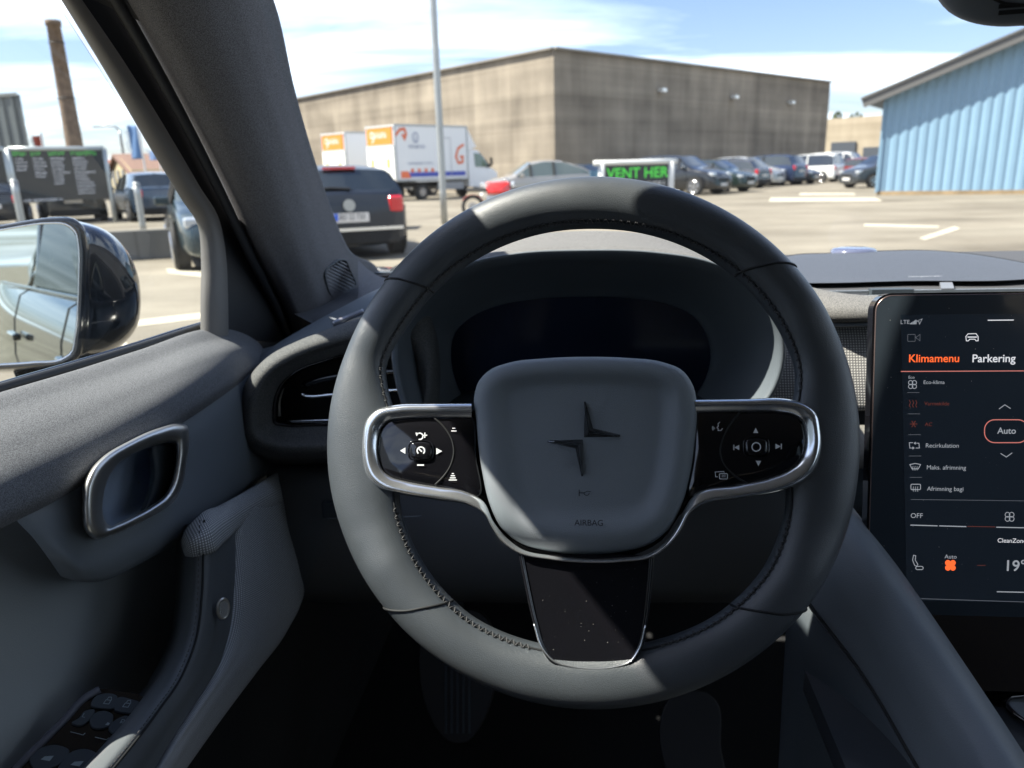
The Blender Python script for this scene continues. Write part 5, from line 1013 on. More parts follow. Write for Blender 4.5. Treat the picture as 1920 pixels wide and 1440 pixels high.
house('yellow gabled house with brown tiled roof behind the flags', 205, 248, 345, 60, 70, 318, 283, plain('yellow_wall', (.50, .42, .26), .85), plain('brown_tiles', (.17, .10, .075), .85, var=.2, vscale=3))
house('low house with orange red tiled roof beside the price board', 170, 192, 216, 75, 78, 322, 299, plain('red_wall', (.3, .2, .15), .85), plain('orange_tiles', (.42, .12, .06), .8), name='tiled_house')
# ================================================================== poles, flags, lamps, bollards
M['galv'] = plain('galvanised', (.36, .37, .36), .4, metal=.6, var=.08, vscale=3)
def lamp_post(px, base, D, H, label, rz, r=.085, arm=1.2, group=None):
    p = flat(at(px, D)); t = thing('street_lamp', label, 'street lamp', p, 0, group)
    tube('pole', [p, p + UP * H * .5, p + UP * H], [r, r * .8, r * .55] if False else r * .8, M['galv'], t, n=12)
    a = V(math.cos(rz), math.sin(rz), 0); tube('arm', [p + UP * (H - .3), p + UP * (H + .25) + a * .2, p + UP * (H + .42) + a * arm * .6, p + UP * (H + .4) + a * arm], r * .6, M['galv'], t)
    mb = MB(); mb.box(p + UP * (H + .38) + a * (arm + .3), (.34, .13, .06), (a, np.cross(UP, a), UP)); bevel(mb.build('lamp_head', plain('lamp_grey', (.4, .41, .4), .4), t), .03); return t
lamp_post(829, 415, 19, 8.5, 'plain grey steel lamp post standing in front of the white box trucks', R(150), r=.105)
lamp_post(238, 0, 70, topz(232, 238, 70) - .3, 'curved street lamp above the house roof beyond price board', R(180), r=.14, arm=1.6)
def rough_text(m_, P, x, y, w, h, seed):
    """line of small letter shapes: uprights, bars and bowls, too small to read in the photo"""
    rr = random.Random(seed); cx = x
    while cx < x + w - h * .3:
        cw = h * rr.choice((.35, .55, .6, .65)); k = rr.randrange(4); t_ = h * .2
        def bx(a, b, c, d_): m_.add([P(cx + a * cw, y + b * h), P(cx + c * cw, y + b * h), P(cx + c * cw, y + d_ * h), P(cx + a * cw, y + d_ * h)], [(0, 1, 2, 3)])
        bx(0, 0, .28, 1)
        if k in (0, 1): bx(.28, 0, 1, .2); bx(.28, .42, .9, .6)
        if k in (1, 2): bx(.28, .8, 1, 1)
        if k in (2, 3): bx(.72, .2, 1, .8)
        cx += cw + h * (.14 if rr.random() > .15 else .45)
def flag(px, D, ytop, ybot, col, label, poleoff, xf):
    p = flat(at(px, D)); zt_, zb_ = topz(px, ytop, D), topz(px, ybot, D); t = thing('banner_flag', label, 'flag', p, 0, 'banner flags by the road')
    tube('pole', [p, p + UP * (zt_ + .2)], .06, plain('white_pole', (.6, .6, .6), .4), t, n=6)
    w = .62; rows = [[p + V(-.08 - w * u, .06 * math.sin(u * 5 + z), z) for u in np.linspace(0, 1, 8)] for z in np.linspace(zt_, zb_, 10)]
    loft('banner', rows, col, t, 16, 12, t=.01)
    q = PF(p + V(-.55, -.10, zb_ + .4), V(0, 0, 1), V(-1, 0, 0)); mb = MB(); rough_text(mb, q, 0, -.30, (zt_ - zb_) * .7, .3, 9); mb.build('lettering', plain('flag_ink', (.5, .55, .6), .7), t); return t
flag(274, 48, 234, 298, plain('flag_blue', (.10, .19, .36), .8), 'dark blue banner flag on pole before the brown roof', 0, 0)
flag(304, 55, 282, 300, plain('flag_blue_small', (.16, .24, .42), .8), 'small blue banner flag lower down beside the car window frame', 0, 0)
flag(92, 60, 254, 285, plain('flag_red', (.62, .12, .08), .8), 'small red banner flag beside the grey hall', 0, 0)
def bollard(px, ytop, D, label):
    p = flat(at(px, D)); t = thing('bollard', label, 'bollard', p, 0, 'grey steel bollards'); zt_ = topz(px, ytop, D); r = .075
    tube('post', [p, p + UP * zt_], r, M['galv'], t, n=6, k=16); vs = []
    c = p + UP * zt_; pr2 = [(r * 1.08, -.02), (r * 1.08, .01), (r * .7, .04), (.001, .05)]
    for rr, z in pr2: vs += [c + V(rr * math.cos(2 * math.pi * j / 16), rr * math.sin(2 * math.pi * j / 16), z) for j in range(16)]
    obj('cap', vs, grid_faces(4, 16, cc=True), M['galv'], t)
bollard(24, 340, 17.5, 'grey steel bollard standing before the van at price board'); bollard(253, 345, 18.5, 'grey steel bollard standing in front of blue hatchback')
# low concrete wall
lw_ = thing('low_wall', 'low weathered concrete wall between yard and parking behind side mirror', 'wall', G(260, 489))
p, q = flat(G(60, 500)), flat(G(420, 478)); zt_ = .47; d = (q - p); L = np.linalg.norm(d); d /= L; nr_ = np.cross(d, UP)
mb = MB(); mb.box((p + q) / 2 + UP * zt_ / 2 - nr_ * .11, (L / 2, .11, zt_ / 2), (d, nr_, UP)); o = mb.build('wall_slab', concrete('grey_concrete', (.13, .13, .12), (.26, .25, .235)), lw_); wall_uv(o); bevel(o, .012)
# roadside kerb box right of the wagon
cb_ = thing('concrete_block', 'short dark concrete block at yard edge right of the black wagon', 'block', G(742, 431))
p = flat(G(738, 431)); mb = MB(); mb.box(p + UP * .26 + V(0, .5, 0), (.16, .6, .27)); bevel(mb.build('block_body', plain('dark_block', (.10, .095, .085), .9, bump=.3, bscale=20), cb_), .02)
# ================================================================== sign boards
M['board'] = plain('board_black', (.018, .022, .026), .4); M['board_green'] = plain('board_green', (.10, .52, .10), .5); M['board_white'] = plain('board_white', (.78, .79, .84), .5); M['frame_light'] = plain('frame_aluminium', (.42, .45, .45), .35, metal=.5)
def board(px0, px1, yt, yb, D0, D1, label, cat='sign board'):
    a, b2 = flat(at(px0, D0)), flat(at(px1, D1)); d = b2 - a; L = np.linalg.norm(d); d /= L; n2 = np.cross(d, UP); zt_, zb_ = topz(px0, yt, D0), topz(px0, yb, D0)
    t = thing('price_board', label, cat, a); mb = MB(); mb.box((a + b2) / 2 + UP * (zt_ + zb_) / 2, (L / 2 - .05, .03, (zt_ - zb_) / 2 - .04), (d, n2, UP)); mb.build('panel_sheet', M['board'], t)
    for q in (a, b2): tube('post', [flat(q), flat(q, zt_)], .075, M['frame_light'], t, n=4)
    tube('top_rail', [flat(a, zt_), flat(b2, zt_)], .07, M['frame_light'], t, n=4)
    return t, PF(flat(a, zt_) + n2 * .04, d, UP), L, zt_ - zb_, n2
t, P_, L, Hb, n2 = board(24, 203, 279, 382, 24, 25.5, 'black price board with green headings and white text lines above parked van')
mb = MB(); mw = MB()
cols = ((.04, .12, ('DACK', 3)), (.22, .11, ('BYTTE', 5)), (.40, .18, ('MONTERING', 7)), (.63, .27, ('AFBALANCERING', 12)))
ln = [[.09, .13, .12, .10], [.12, .14, .13, .12, .13, .11], [.16, .13, .14, .13, .20, .12, .11, .10], [.14, .17, .15, .14, .24, .14, .17, .19, .21, .20, .19]]
for ci, (x0, w, _) in enumerate(cols):
    rough_text(mb, P_, x0 * L, .05 * Hb, w * L, .075 * Hb, ci + 3)
    mb.add([P_(x0 * L - .02, .04 * Hb, -.008), P_((x0 + w) * L, .04 * Hb, -.008), P_((x0 + w) * L, .135 * Hb, -.008), P_(x0 * L - .02, .135 * Hb, -.008)], [(0, 1, 2, 3)]) if False else None
    for k_, lw2 in enumerate(ln[ci]): rough_text(mw, P_, (x0 + .01) * L, (.17 + .066 * k_) * Hb, lw2 * L * .95, .031 * Hb, ci * 20 + k_)
rough_text(mw, P_, .03 * L, .93 * Hb, .45 * L, .04 * Hb, 99)
mb.build('heading_lettering', M['board_green'], t); mw.build('lettering', M['board_white'], t)
t, P_, L, Hb, n2 = board(-150, 18, 281, 384, 23, 24, 'second dark board with pale frame at the edge of the driver window')
mw = MB()
for k_ in range(6): rough_text(mw, P_, .3 * L, (.2 + .06 * k_) * Hb, .3 * L, .04 * Hb, 200 + k_)
mw.build('lettering', M['board_white'], t)
# advertising trailer with the tyre change sign
D0 = 17.5; a, b2 = flat(at(1128, D0)), flat(at(1258, D0 + .3)); d = b2 - a; L = np.linalg.norm(d); d /= L; n2 = np.cross(d, UP); zt_ = topz(1190, 304, D0)
sg = thing('yard_sign', 'low framed black yard sign with bright green letters by parked cars', 'sign', a)
mb = MB(); mb.box((a + b2) / 2 + UP * (zt_ - .33), (L / 2, .02, .30), (d, n2, UP)); mb.build('panel_sheet', M['board'], sg)
M['frame_white'] = plain('frame_white', (.62, .62, .60), .4)
for q in (a, b2): tube('post', [flat(q), flat(q, zt_)], .075, M['frame_white'], sg, n=4)
tube('top_rail', [flat(a, zt_) - d * .18, flat(b2, zt_) + d * .12], .06, M['frame_white'], sg, n=4)
M['neon'] = plain('vivid_green', (.10, .78, .08), .5)
P_ = PF(flat(a, zt_) + n2 * .03, d, UP); mb = MB(); mb.add(*text_mesh('VENT HER', P_, .11, .335, .22, 0, squeeze=1.0, bold=.018)); mb.build('lettering', M['neon'], sg)
mb = MB(); rough_text(mb, P_, .75, .43, .75, .10, 5); mb.build('small_lettering', M['frame_white'], sg)
q = flat(at(1122, D0 + .1)); mb = MB(); mb.box(q + UP * (zt_ - .28) - d * .07, (.12, .015, .13), (d, n2, UP)); mb.build('side_plate', plain('blue_plate', (.06, .15, .24), .5), sg)
# ================================================================== vehicles
CARPAINT = {}
def paint(name, col, rough=.22, metal=.3):
    if name not in CARPAINT: CARPAINT[name] = plain('paint_' + name, col, rough, metal=metal, coat=.8, coatr=.04)
    return CARPAINT[name]
M['carglass'] = plain('car_window_glass', (.015, .02, .022), .04, coat=1.0, spec=.8)
M['carglass_pale'] = plain('car_window_glass_pale', (.05, .075, .07), .04, coat=1.0, spec=.8)
M['tyre'] = plain('tyre', (.018, .018, .018), .8); M['alloy'] = plain('alloy', (.55, .55, .56), .25, metal=.9); M['arch'] = plain('arch_black', (.008, .008, .008), .8)
M['tail'] = plain('tail_lamp', (.55, .01, .02), .15, coat=1.0); M['headl'] = plain('head_lamp', (.6, .63, .66), .08, coat=1.0, metal=.4); M['platew'] = plain('number_plate', (.62, .60, .58), .5)
KIND = {  # side profile: (x from rear, belt height, roof height or None, plan half width factor)
 'hatch': dict(L=4.1, W=.88, st=[(0, .78, None, .80), (.06, .95, None, .90), (.18, .98, 1.02, .94), (.55, .97, 1.38, .99), (.95, .96, 1.45, 1), (1.9, .94, 1.47, 1), (2.45, .93, 1.40, 1), (2.95, .94, 1.10, 1), (3.15, .93, None, .99), (3.7, .84, None, .95), (4.0, .70, None, .86), (4.1, .55, None, .74)]),
 'wagon': dict(L=4.7, W=.90, st=[(0, .74, None, .82), (.05, .93, None, .91), (.14, .97, 1.00, .94), (.42, .96, 1.30, .98), (.75, .95, 1.37, .99), (2.3, .93, 1.40, 1), (2.9, .91, 1.36, 1), (3.5, .92, 1.02, 1), (3.7, .90, None, .99), (4.3, .80, None, .94), (4.6, .66, None, .84), (4.7, .52, None, .72)]),
 'suv': dict(L=4.6, W=.94, st=[(0, .90, None, .82), (.06, 1.08, None, .91), (.16, 1.12, 1.16, .94), (.45, 1.11, 1.60, .98), (.8, 1.10, 1.68, 1), (2.2, 1.08, 1.70, 1), (2.75, 1.06, 1.62, 1), (3.3, 1.08, 1.20, 1), (3.5, 1.06, None, .99), (4.15, .98, None, .95), (4.5, .82, None, .86), (4.6, .60, None, .74)]),
 'coupe': dict(L=4.5, W=.92, st=[(0, .86, None, .80), (.06, 1.02, None, .90), (.35, 1.06, 1.10, .94), (.9, 1.05, 1.36, .98), (1.5, 1.03, 1.54, 1), (2.2, 1.01, 1.58, 1), (2.75, 1.0, 1.50, 1), (3.35, 1.01, 1.10, 1), (3.5, .99, None, .99), (4.1, .90, None, .95), (4.4, .74, None, .84), (4.5, .56, None, .72)]),
 'van': dict(L=4.6, W=.90, st=[(0, .95, None, .86), (.04, 1.05, None, .93), (.10, 1.08, 1.12, .95), (.22, 1.08, 1.72, .98), (.6, 1.07, 1.82, 1), (2.6, 1.05, 1.84, 1), (3.2, 1.02, 1.74, 1), (3.75, 1.03, 1.16, 1), (3.9, 1.0, None, .98), (4.3, .90, None, .94), (4.5, .72, None, .84), (4.6, .55, None, .74)]),
}
def make_car(name, label, kind, pmat, p, heading, group='parked cars', sc=1.0, glass='carglass', cat='car', plate_text=None, rims=True, wh=(.72, None), hscale=1.0):
    k = KIND[kind]; L, W, S = k['L'] * sc, k['W'] * sc, k['st']
    t = thing(name, label, cat, flat(p), heading, group)
    xs = [s[0] * sc - L / 2 for s in S]; NR = 11; rings = []
    for (x0, bz, rz, wf), x in zip(S, xs):
        bz *= sc * hscale; w = W * wf; zb = .20 * sc; cab_ = rz is not None; rz = (rz * sc * hscale) if cab_ else bz + .035 * sc
        wt = w * (.80 if cab_ else .84)
        if cab_: wt = w * (1 - .24 * min(1, (rz - bz) / (.42 * sc)))
        half = [(0, zb), (w * .93, zb), (w * .99, zb + .12), (w, (zb + bz) * .5), (w * .985, bz - .10), (w * .955, bz), (wt * 1.01, rz - .05 * sc if cab_ else bz + .012), (wt * .93, rz - .005), (wt * .6, rz + .015), (wt * .3, rz + .024), (0, rz + .027)]
        rings.append([(x, y, z) for y, z in half])
    vs = []; ns = len(rings)
    for r_ in rings: vs += r_ + [(x, -y, z) for x, y, z in r_]
    NV = 2 * NR; parts = {'body': []}
    for i in range(ns - 1):
        cabA, cabB = S[i][2] is not None, S[i + 1][2] is not None
        rA, rB = (S[i][2] or 0), (S[i + 1][2] or 0); up = cabA and cabB
        steep = up and abs(S[i + 1][2] - S[i][2]) / (S[i + 1][0] - S[i][0]) > .42 or (up and kind == 'coupe' and i in (2, 3))
        front = S[i][0] > k['L'] / 2
        for side in (0, 1):
            for j in range(NR - 1):
                a, b_, c, d_ = i * NV + side * NR + j, i * NV + side * NR + j + 1, (i + 1) * NV + side * NR + j + 1, (i + 1) * NV + side * NR + j
                key = 'body'
                if j == 5 and up: key = 'side_window' + str(side)
                if steep and j >= 7: key = 'windscreen' if front else 'rear_window'
                parts.setdefault(key, []).append((a, b_, c, d_))
    for e in (0, ns - 1): parts['body'].append(tuple(e * NV + j for j in range(NR)) + tuple(e * NV + NR + j for j in range(NR - 1, -1, -1)))
    cur = [V(*v) for v in vs]
    def sub(nm, F, mat, off=0.0):
        used = sorted({i for f in F for i in f}); mp = {u: n_ for n_, u in enumerate(used)}
        return obj(nm, [cur[u] for u in used], [tuple(mp[i] for i in f) for f in F], mat, t, True, True, auto=38)
    body = sub('body', parts['body'], pmat); body.modifiers.new('s', 'SUBSURF').levels = 1; body.modifiers['s'].render_levels = 1
    for q in list(parts):
        if q != 'body':
            o = sub('side_window' if q.startswith('side') else q, parts[q], M[glass])
            for v in o.data.vertices: pass
    # pillars over the side glass
    zbelt = {i: S[i][1] * sc * hscale for i in range(ns)}
    for xf in (.42, .62):
        x = (L * xf) - L / 2; i = max(j for j in range(ns) if xs[j] <= x); f = (x - xs[i]) / (xs[i + 1] - xs[i]); mb = MB()
        for s in (1, -1):
            q0 = (V(*rings[i][5]) * (1 - f) + V(*rings[i + 1][5]) * f) * V(1, s, 1); q1 = (V(*rings[i][6]) * (1 - f) + V(*rings[i + 1][6]) * f) * V(1, s, 1); mb.tube([q0, q1], .045 * sc, 6)
        mb.build('pillar_trim', pmat if kind == 'van' else M['arch'], t, local=True)
    # wheels
    R_ = .325 * sc * (1.08 if kind == 'suv' else 1)
    for x in (wh[0] * sc - L / 2 + .08, L / 2 - .88 * sc):
        for s in (1, -1):
            w = W * .995; mb = MB(); mb.disc((x, s * (w + .001), R_ + .02), (0, s, 0), R_ * 1.18, 28, .012); mb.build('wheel_arch', M['arch'], t, local=True)
            mb = MB(); nprof = [(.001, .035), (R_ * .5, .035), (R_ * .66, .055), (R_ * .72, .055), (R_ * .95, .05), (R_, .03), (R_, -.16), (R_ * .5, -.16)]; vv = []; kk = 28
            for rr, yy in nprof: vv += [(x + rr * math.cos(2 * math.pi * j / kk), s * (w + yy), R_ + rr * math.sin(2 * math.pi * j / kk)) for j in range(kk)]
            wo = obj('wheel', vv, grid_faces(len(nprof), kk, cc=True), M['tyre'], t, True, True, auto=40)
            if rims:
                mb = MB(); c = V(x, s * (w + .058), R_)
                mb.disc(c - V(0, s * .004, 0), (0, s, 0), R_ * .18, 12, .012)
                for a in range(5 if R_ > .3 else 5):
                    an = 2 * math.pi * a / 5 + .3
                    for da in (-.16, .16):
                        e = V(math.cos(an + da), 0, math.sin(an + da)); tn = V(-math.sin(an + da), 0, math.cos(an + da)); mb.box(c + e * R_ * .37, (R_ * .32, .010, R_ * .055), (e, V(0, 1, 0), tn))
                mb.tube([c + V(R_ * .68 * math.cos(u), 0, R_ * .68 * math.sin(u)) for u in np.linspace(0, 2 * math.pi, 29)[:-1]], R_ * .045, 6, True)
                mb.build('rim', M['alloy'], wo, local=True, auto=40)
    # lamps, plates, mirrors, bumpers
    z0 = S[1][1] * sc * hscale
    for s in (1, -1):
        mb = MB(); mb.box((-L / 2 + .10, s * W * .76, z0 - .12), (.10, .115, .12)); o = mb.build('tail_light', M['tail'], t, local=True); bevel(o, .045, 3)
        mb = MB(); mb.box((L / 2 - .26, s * W * .70, S[-3][1] * sc * hscale - .13), (.16, .14, .075)); o = mb.build('headlight', M['headl'], t, local=True); bevel(o, .04, 3)
        xm = xs[8] - .35 * sc; mb = MB(); mb.box((xm, s * (W + .09), zbelt[7] + .05), (.06, .10, .065)); o = mb.build('door_mirror', pmat, t, local=True); bevel(o, .03, 2)
    mb = MB(); mb.box((-L / 2 - .012, 0, z0 - .30), (.008, .26, .06)); pl_ = mb.build('number_plate', M['platew'], t, local=True)
    mb = MB(); mb.box((L / 2 - .01, 0, .42), (.02, .26, .06)); mb.build('number_plate', M['platew'], t, local=True)
    mb = MB(); mb.box((L / 2 - .05, 0, .60 * sc), (.04, W * .42, .07)); bevel(mb.build('radiator_grille', M['arch'], t, local=True), .02)
    mb = MB(); mb.box((-L / 2 + .02, 0, .33), (.06, W * .78, .10)); bevel(mb.build('rear_bumper', M['arch'], t, local=True), .03)
    return t, rings, W, L
def hd(x, y): return math.atan2(y, x)
# near black wagon seen from behind
wp = flat(at(652, 11.3))
wag, rings, W, L = make_car('parked_wagon', 'dark blue black wagon parked rear towards us right behind the pillar', 'wagon', plain('wagon_paint', (.010, .014, .022), .3, coat=.25, coatr=.1), wp + V(math.cos(R(112)), math.sin(R(112)), 0) * 2.35, R(112), hscale=.985, group='parked cars')
mb = MB(); mb.box((-L / 2 - .04, 0, .455), (.012, W * .84, .022)); mb.build('bumper_strip', M['chrome'], wag, local=True)
mb = MB(); mb.box((-L / 2 - .022, .0, .635), (.006, .255, .055)); mb.build('registration_plate', M['platew'], wag, local=True)
mb = MB(); mb.box((-L / 2 - .030, .222, .635), (.004, .03, .052)); mb.build('plate_band', plain('plate_blue', (.04, .12, .55), .4), wag, local=True)
q = PF(V(-L / 2 - .030, .175, .598), V(0, -1, 0), V(0, 0, 1)); mb = MB(); mb.add(*text_mesh('BD 22 730', q, 0, 0, .075, squeeze=.8)); mb.build('lettering', M['arch'], wag, local=True)
mb = MB(); mb.disc((-L / 2 - .035, .02, .80), (-1, 0, 0), .085, 24, .015); mb.build('round_badge', M['galv'], wag, local=True)
mb = MB(); mb.box((-L / 2 + .40, .05, 1.325), (.03, .24, .018)); mb.build('brake_light', M['tail'], wag, local=True)
mb = MB(); mb.tube([V(-L / 2 + .12, -.05, 1.03), V(-L / 2 + .15, .25, 1.05), V(-L / 2 + .16, .5, 1.03)], .018, 6); mb.build('rear_wiper', M['rubber'], wag, local=True)
# dark car end just inside the door window
make_car('parked_hatchback', 'dark green hatchback with silver alloy wheel by low concrete wall', 'hatch', paint('petrol', (.020, .04, .05)), V(-4.39, 12.2, 0), R(-65), sc=.95)
# blue hatchback under the flags, dark van behind the board, others
make_car('parked_hatchback', 'blue grey hatchback with lit red tail lamp behind grey bollard', 'hatch', paint('bluegrey', (.035, .055, .085)), flat(at(272, 26.5)), R(126), hscale=1.04)
make_car('parked_van', 'dark van with red tail lamps parked behind the price board', 'hatch', paint('darkvan', (.02, .025, .03)), flat(at(122, 27)), R(122), sc=1.05)
make_car('parked_hatchback', 'dark car behind the second board at the window edge', 'hatch', paint('darkcar', (.02, .022, .026)), flat(at(-20, 25)), R(120))
make_car('parked_hatchback', 'small grey car half hidden behind blue hatchback by the window frame', 'hatch', paint('midgrey', (.10, .11, .12)), flat(at(330, 34)), R(100))
# cars along the hall
make_car('parked_coupe', 'grey beige sloping-roof car in side view beyond red motorbike', 'coupe', paint('taupe', (.36, .34, .31)), flat(at(1010, 30)), hd(-.93, -.22), glass='carglass_pale')
make_car('parked_hatchback', 'small dark car between the taupe car and the yard sign', 'hatch', paint('anth', (.035, .045, .055)), flat(at(1098, 37)), hd(.68, -.73))
HF, HB2 = hd(.68, -.73), hd(-.68, .73)
make_car('parked_estate', 'black estate car with pale roof directly behind the yard sign', 'suv', paint('black', (.012, .013, .015)), flat(at(1272, 35)), hd(.70, -.71))
make_car('parked_sedan', 'glossy dark green saloon facing us beside the black estate', 'hatch', paint('dgreen', (.02, .035, .03)), flat(at(1335, 37)), HF)
make_car('parked_hatchback', 'grey hatchback showing red tail lamp in the long row', 'hatch', paint('gred', (.10, .10, .11)), flat(at(1368, 42)), HB2)
make_car('parked_offroader', 'silver offroader with bright roof between grey hatchback and dark blue one', 'suv', paint('silver', (.45, .46, .47)), flat(at(1396, 45)), HF, sc=.97)
make_car('parked_offroader', 'dark blue offroader with red tail lamps in the row along the hall', 'suv', paint('dblue', (.02, .035, .085)), flat(at(1432, 46)), HB2)
make_car('parked_coupe', 'low black car between blue offroader and white van', 'coupe', paint('black', (0, 0, 0)), flat(at(1474, 47)), HF, sc=.85)
make_car('parked_van', 'white small van with rounded roof near the hall corner', 'van', paint('white', (.80, .80, .78), .3, 0), flat(at(1512, 50)), HB2, sc=.93)
make_car('parked_van', 'white van with long nose parked before the low beige building', 'van', paint('white', (.80, .80, .78), .3, 0), flat(at(1572, 53)), HF, sc=1.0)
make_car('parked_coupe', 'red car roof behind the dark grey car by the blue hall', 'hatch', paint('redcar', (.30, .03, .02)), flat(at(1632, 50)), HF, sc=.95)
make_car('parked_sedan', 'dark grey car nosing out behind the blue hall', 'coupe', paint('dgrey', (.05, .055, .06)), flat(at(1662, 37)), hd(-.97, -.2), sc=.95)
# ------------------------------------------------------------------ box trucks
def box_truck(label, p, heading, hz=1.0, detailed=True):
    t = thing('box_truck', label, 'truck', flat(p), heading, 'white box trucks'); wpt = plain('truck_white', (.80, .80, .79), .4)
    Lx, Wy, z0, z1 = 4.6, 1.10, .95, 3.45 * hz                              # origin: rear axle line at the tail
    mb = MB(); mb.box((Lx / 2, 0, (z0 + z1) / 2), (Lx / 2, Wy, (z1 - z0) / 2)); bx = mb.build('cargo_box', wpt, t, local=True); bevel(bx, .05)
    mb = MB()
    for s in (1, -1):
        for z in (z0, z1): mb.box((Lx / 2, s * (Wy + .004), z), (Lx / 2, .02, .045))
        for x in (0.03, Lx - .03): mb.box((x, s * (Wy + .006), (z0 + z1) / 2), (.04, .02, (z1 - z0) / 2 + .02))
    mb.build('box_rail', plain('rail_alu', (.42, .43, .43), .4, metal=.5), t, local=True)
    # cab
    st_ = [(4.72, .55, 1.02, 2.35), (5.1, .5, 1.06, 2.42), (5.5, .48, 1.08, 2.35), (5.95, .48, 1.08, 1.95), (6.35, .48, 1.07, 1.45), (6.75, .48, 1.0, 1.28), (6.95, .5, .85, 1.05)]; vs = []
    for x, zb, w, zt2 in st_: vs += [(x, y, z) for y, z in ((-w, zb), (-w * 1.0, zb + .6), (-w * .98, min(zt2 - .05, 1.4)), (-w * .84, zt2 - .04), (0, zt2 + .05), (w * .84, zt2 - .04), (w * .98, min(zt2 - .05, 1.4)), (w, zb + .6), (w, zb))]
    obj('cab', vs, grid_faces(7, 9) + [tuple(range(9)), tuple(range(54, 63))], wpt, t, True, True, auto=35)
    for s in (1, -1):
        obj('side_window', [(5.15, s * 1.075, 1.5), (6.12, s * 1.07, 1.5), (5.92, s * .985, 1.84), (5.6, s * .945, 2.16), (5.18, s * .94, 2.2)], [(0, 1, 2, 3, 4)], plain('cab_glass', (.12, .17, .10), .05, coat=1), t, False, True)
        tube('cab_mirror', [(6.0, s * 1.1, 1.5), (6.05, s * 1.3, 1.6), (6.05, s * 1.3, 1.95)], .07, M['arch'], t, local=True)
    obj('windscreen', [(5.66, -.86, 2.25), (5.66, .86, 2.25), (6.34, .98, 1.52), (6.34, -.98, 1.52)], [(0, 1, 2, 3)], M['carglass'], t, False, True)
    vs = [(4.2, -1.0, z1 - .1), (4.2, 1.0, z1 - .1), (4.62, 1.05, z1), (4.62, -1.05, z1), (5.5, .8, 2.5), (5.5, -.8, 2.5), (4.62, 1.05, 2.3), (4.62, -1.05, 2.3)]
    obj('wind_deflector', vs, [(2, 3, 5, 4), (2, 4, 6), (3, 7, 5)], wpt, t, False, True)
    mb = MB()
    for s in (1, -1): mb.box((3.2, s * .45, .72), (3.2, .06, .12))
    mb.box((6.9, 0, .5), (.1, .95, .18)); mb.box((.1, 0, .6), (.08, 1.0, .10)); mb.build('chassis', M['arch'], t, local=True)
    mb = MB()
    for s in (1, -1): mb.box((3.4, s * 1.05, .62), (.85, .03, .18))
    mb.build('side_guard', plain('guard_grey', (.3, .3, .3), .5), t, local=True)
    for x in (1.55, 5.95):
        for s in (1, -1):
            mb = MB(); mb.disc((x, s * .82, .37), (0, s, 0), .37, 24, .24); wo = mb.build('wheel', M['tyre'], t, local=True); mb = MB(); mb.disc((x, s * 1.062, .37), (0, s, 0), .2, 18, .01); mb.build('hub', M['alloy'], wo, local=True)
    # rear: tail lift, orange panel with pale letters
    mb = MB(); mb.box((-.03, 0, (z0 + z1) / 2 - .42), (.03, 1.04, (z1 - z0) / 2 - .45)); mb.build('tail_lift', plain('lift_white', (.82, .81, .76), .5), t, local=True)
    mb = MB()
    for s in (1, -1): mb.box((-.075, s * .62, 1.75), (.02, .09, .2))
    mb.build('lift_latch', plain('yellow_latch', (.55, .45, .10), .5), t, local=True)
    mb = MB(); mb.disc((-.065, 0, 1.25), (-1, 0, 0), .13, 16, .02); mb.build('lift_badge', M['galv'], t, local=True)
    mb = MB(); mb.box((-.035, 0, z1 - .46), (.02, .98, .40)); bevel(mb.build('rear_sign', plain('sign_orange', (.85, .22, .03), .5), t, local=True), .015)
    q = PF(V(-.058, .72, z1 - .28), V(0, -1, 0), UP); mb = MB(); rough_text(mb, q, .3, .0, 1.0, .26, 41); stroke_geo(mb, lambda a, b, h=0: q(a, b, h), [(a_ * .13 + .16, b_ * .13 + .12) for a_, b_ in circc(0, 0, 1, 14)], .06, 0, True); stroke_geo(mb, lambda a, b, h=0: q(a, b, h), [(.28, .16), (.28, .36), (.12, .46)], .06, 0); mb.build('lettering', M['frame_white'], t, local=True)
    mb = MB(); mb.box((-.06, 0, z1 - .905), (.012, 1.05, .03)); mb.box((-.06, 0, z1 - .03), (.012, 1.05, .04)); mb.build('sign_edge', plain('edge_grey', (.5, .5, .5), .5), t, local=True)
    for s in (1, -1): mb = MB(); mb.box((-.06, s * .85, .72), (.03, .14, .07)); mb.build('tail_light', M['tail'], t, local=True)
    if detailed:
        q = PF(V(0, -Wy - .012, z0), V(1, 0, 0), UP); K = lambda a, b, h=0: q(a, -b, h); mo = MB(); HB_ = z1 - z0
        stroke_geo(mo, K, [(.03, HB_ * .80), (.35, HB_ * .92), (.62, HB_ * .93), (.70, HB_ * .84), (.60, HB_ * .76), (.48, HB_ * .84)], .13, 0); stroke_geo(mo, K, [(4.35, HB_ * .66), (3.95, HB_ * .58), (3.78, HB_ * .42), (3.95, HB_ * .30), (4.22, HB_ * .32), (4.25, HB_ * .42), (4.05, HB_ * .42)], .13, 0)
        mo.build('orange_squiggle', plain('squiggle_orange', (.75, .16, .05), .5), t, local=True)
        mo = MB(); mo.add([K(.25, .14), K(4.4, .14), K(4.4, .36), K(.25, .36)], [(0, 1, 2, 3)]); mo.build('blue_band', plain('band_blue', (.06, .09, .42), .5), t, local=True)
        mo = MB()
        for i in range(4): mo.add([K(a_, b_, .004) for a_, b_ in circc(.95 + .42 * i, .44, .10, 12)], [tuple(range(12))])
        mo.add([K(a_, b_, .004) for a_, b_ in ((.25, .1), (.85, .1), (.7, .42), (.25, .42))], [(0, 1, 2, 3)]); mo.build('orange_dots', plain('dot_orange', (.8, .17, .06), .5), t, local=True)
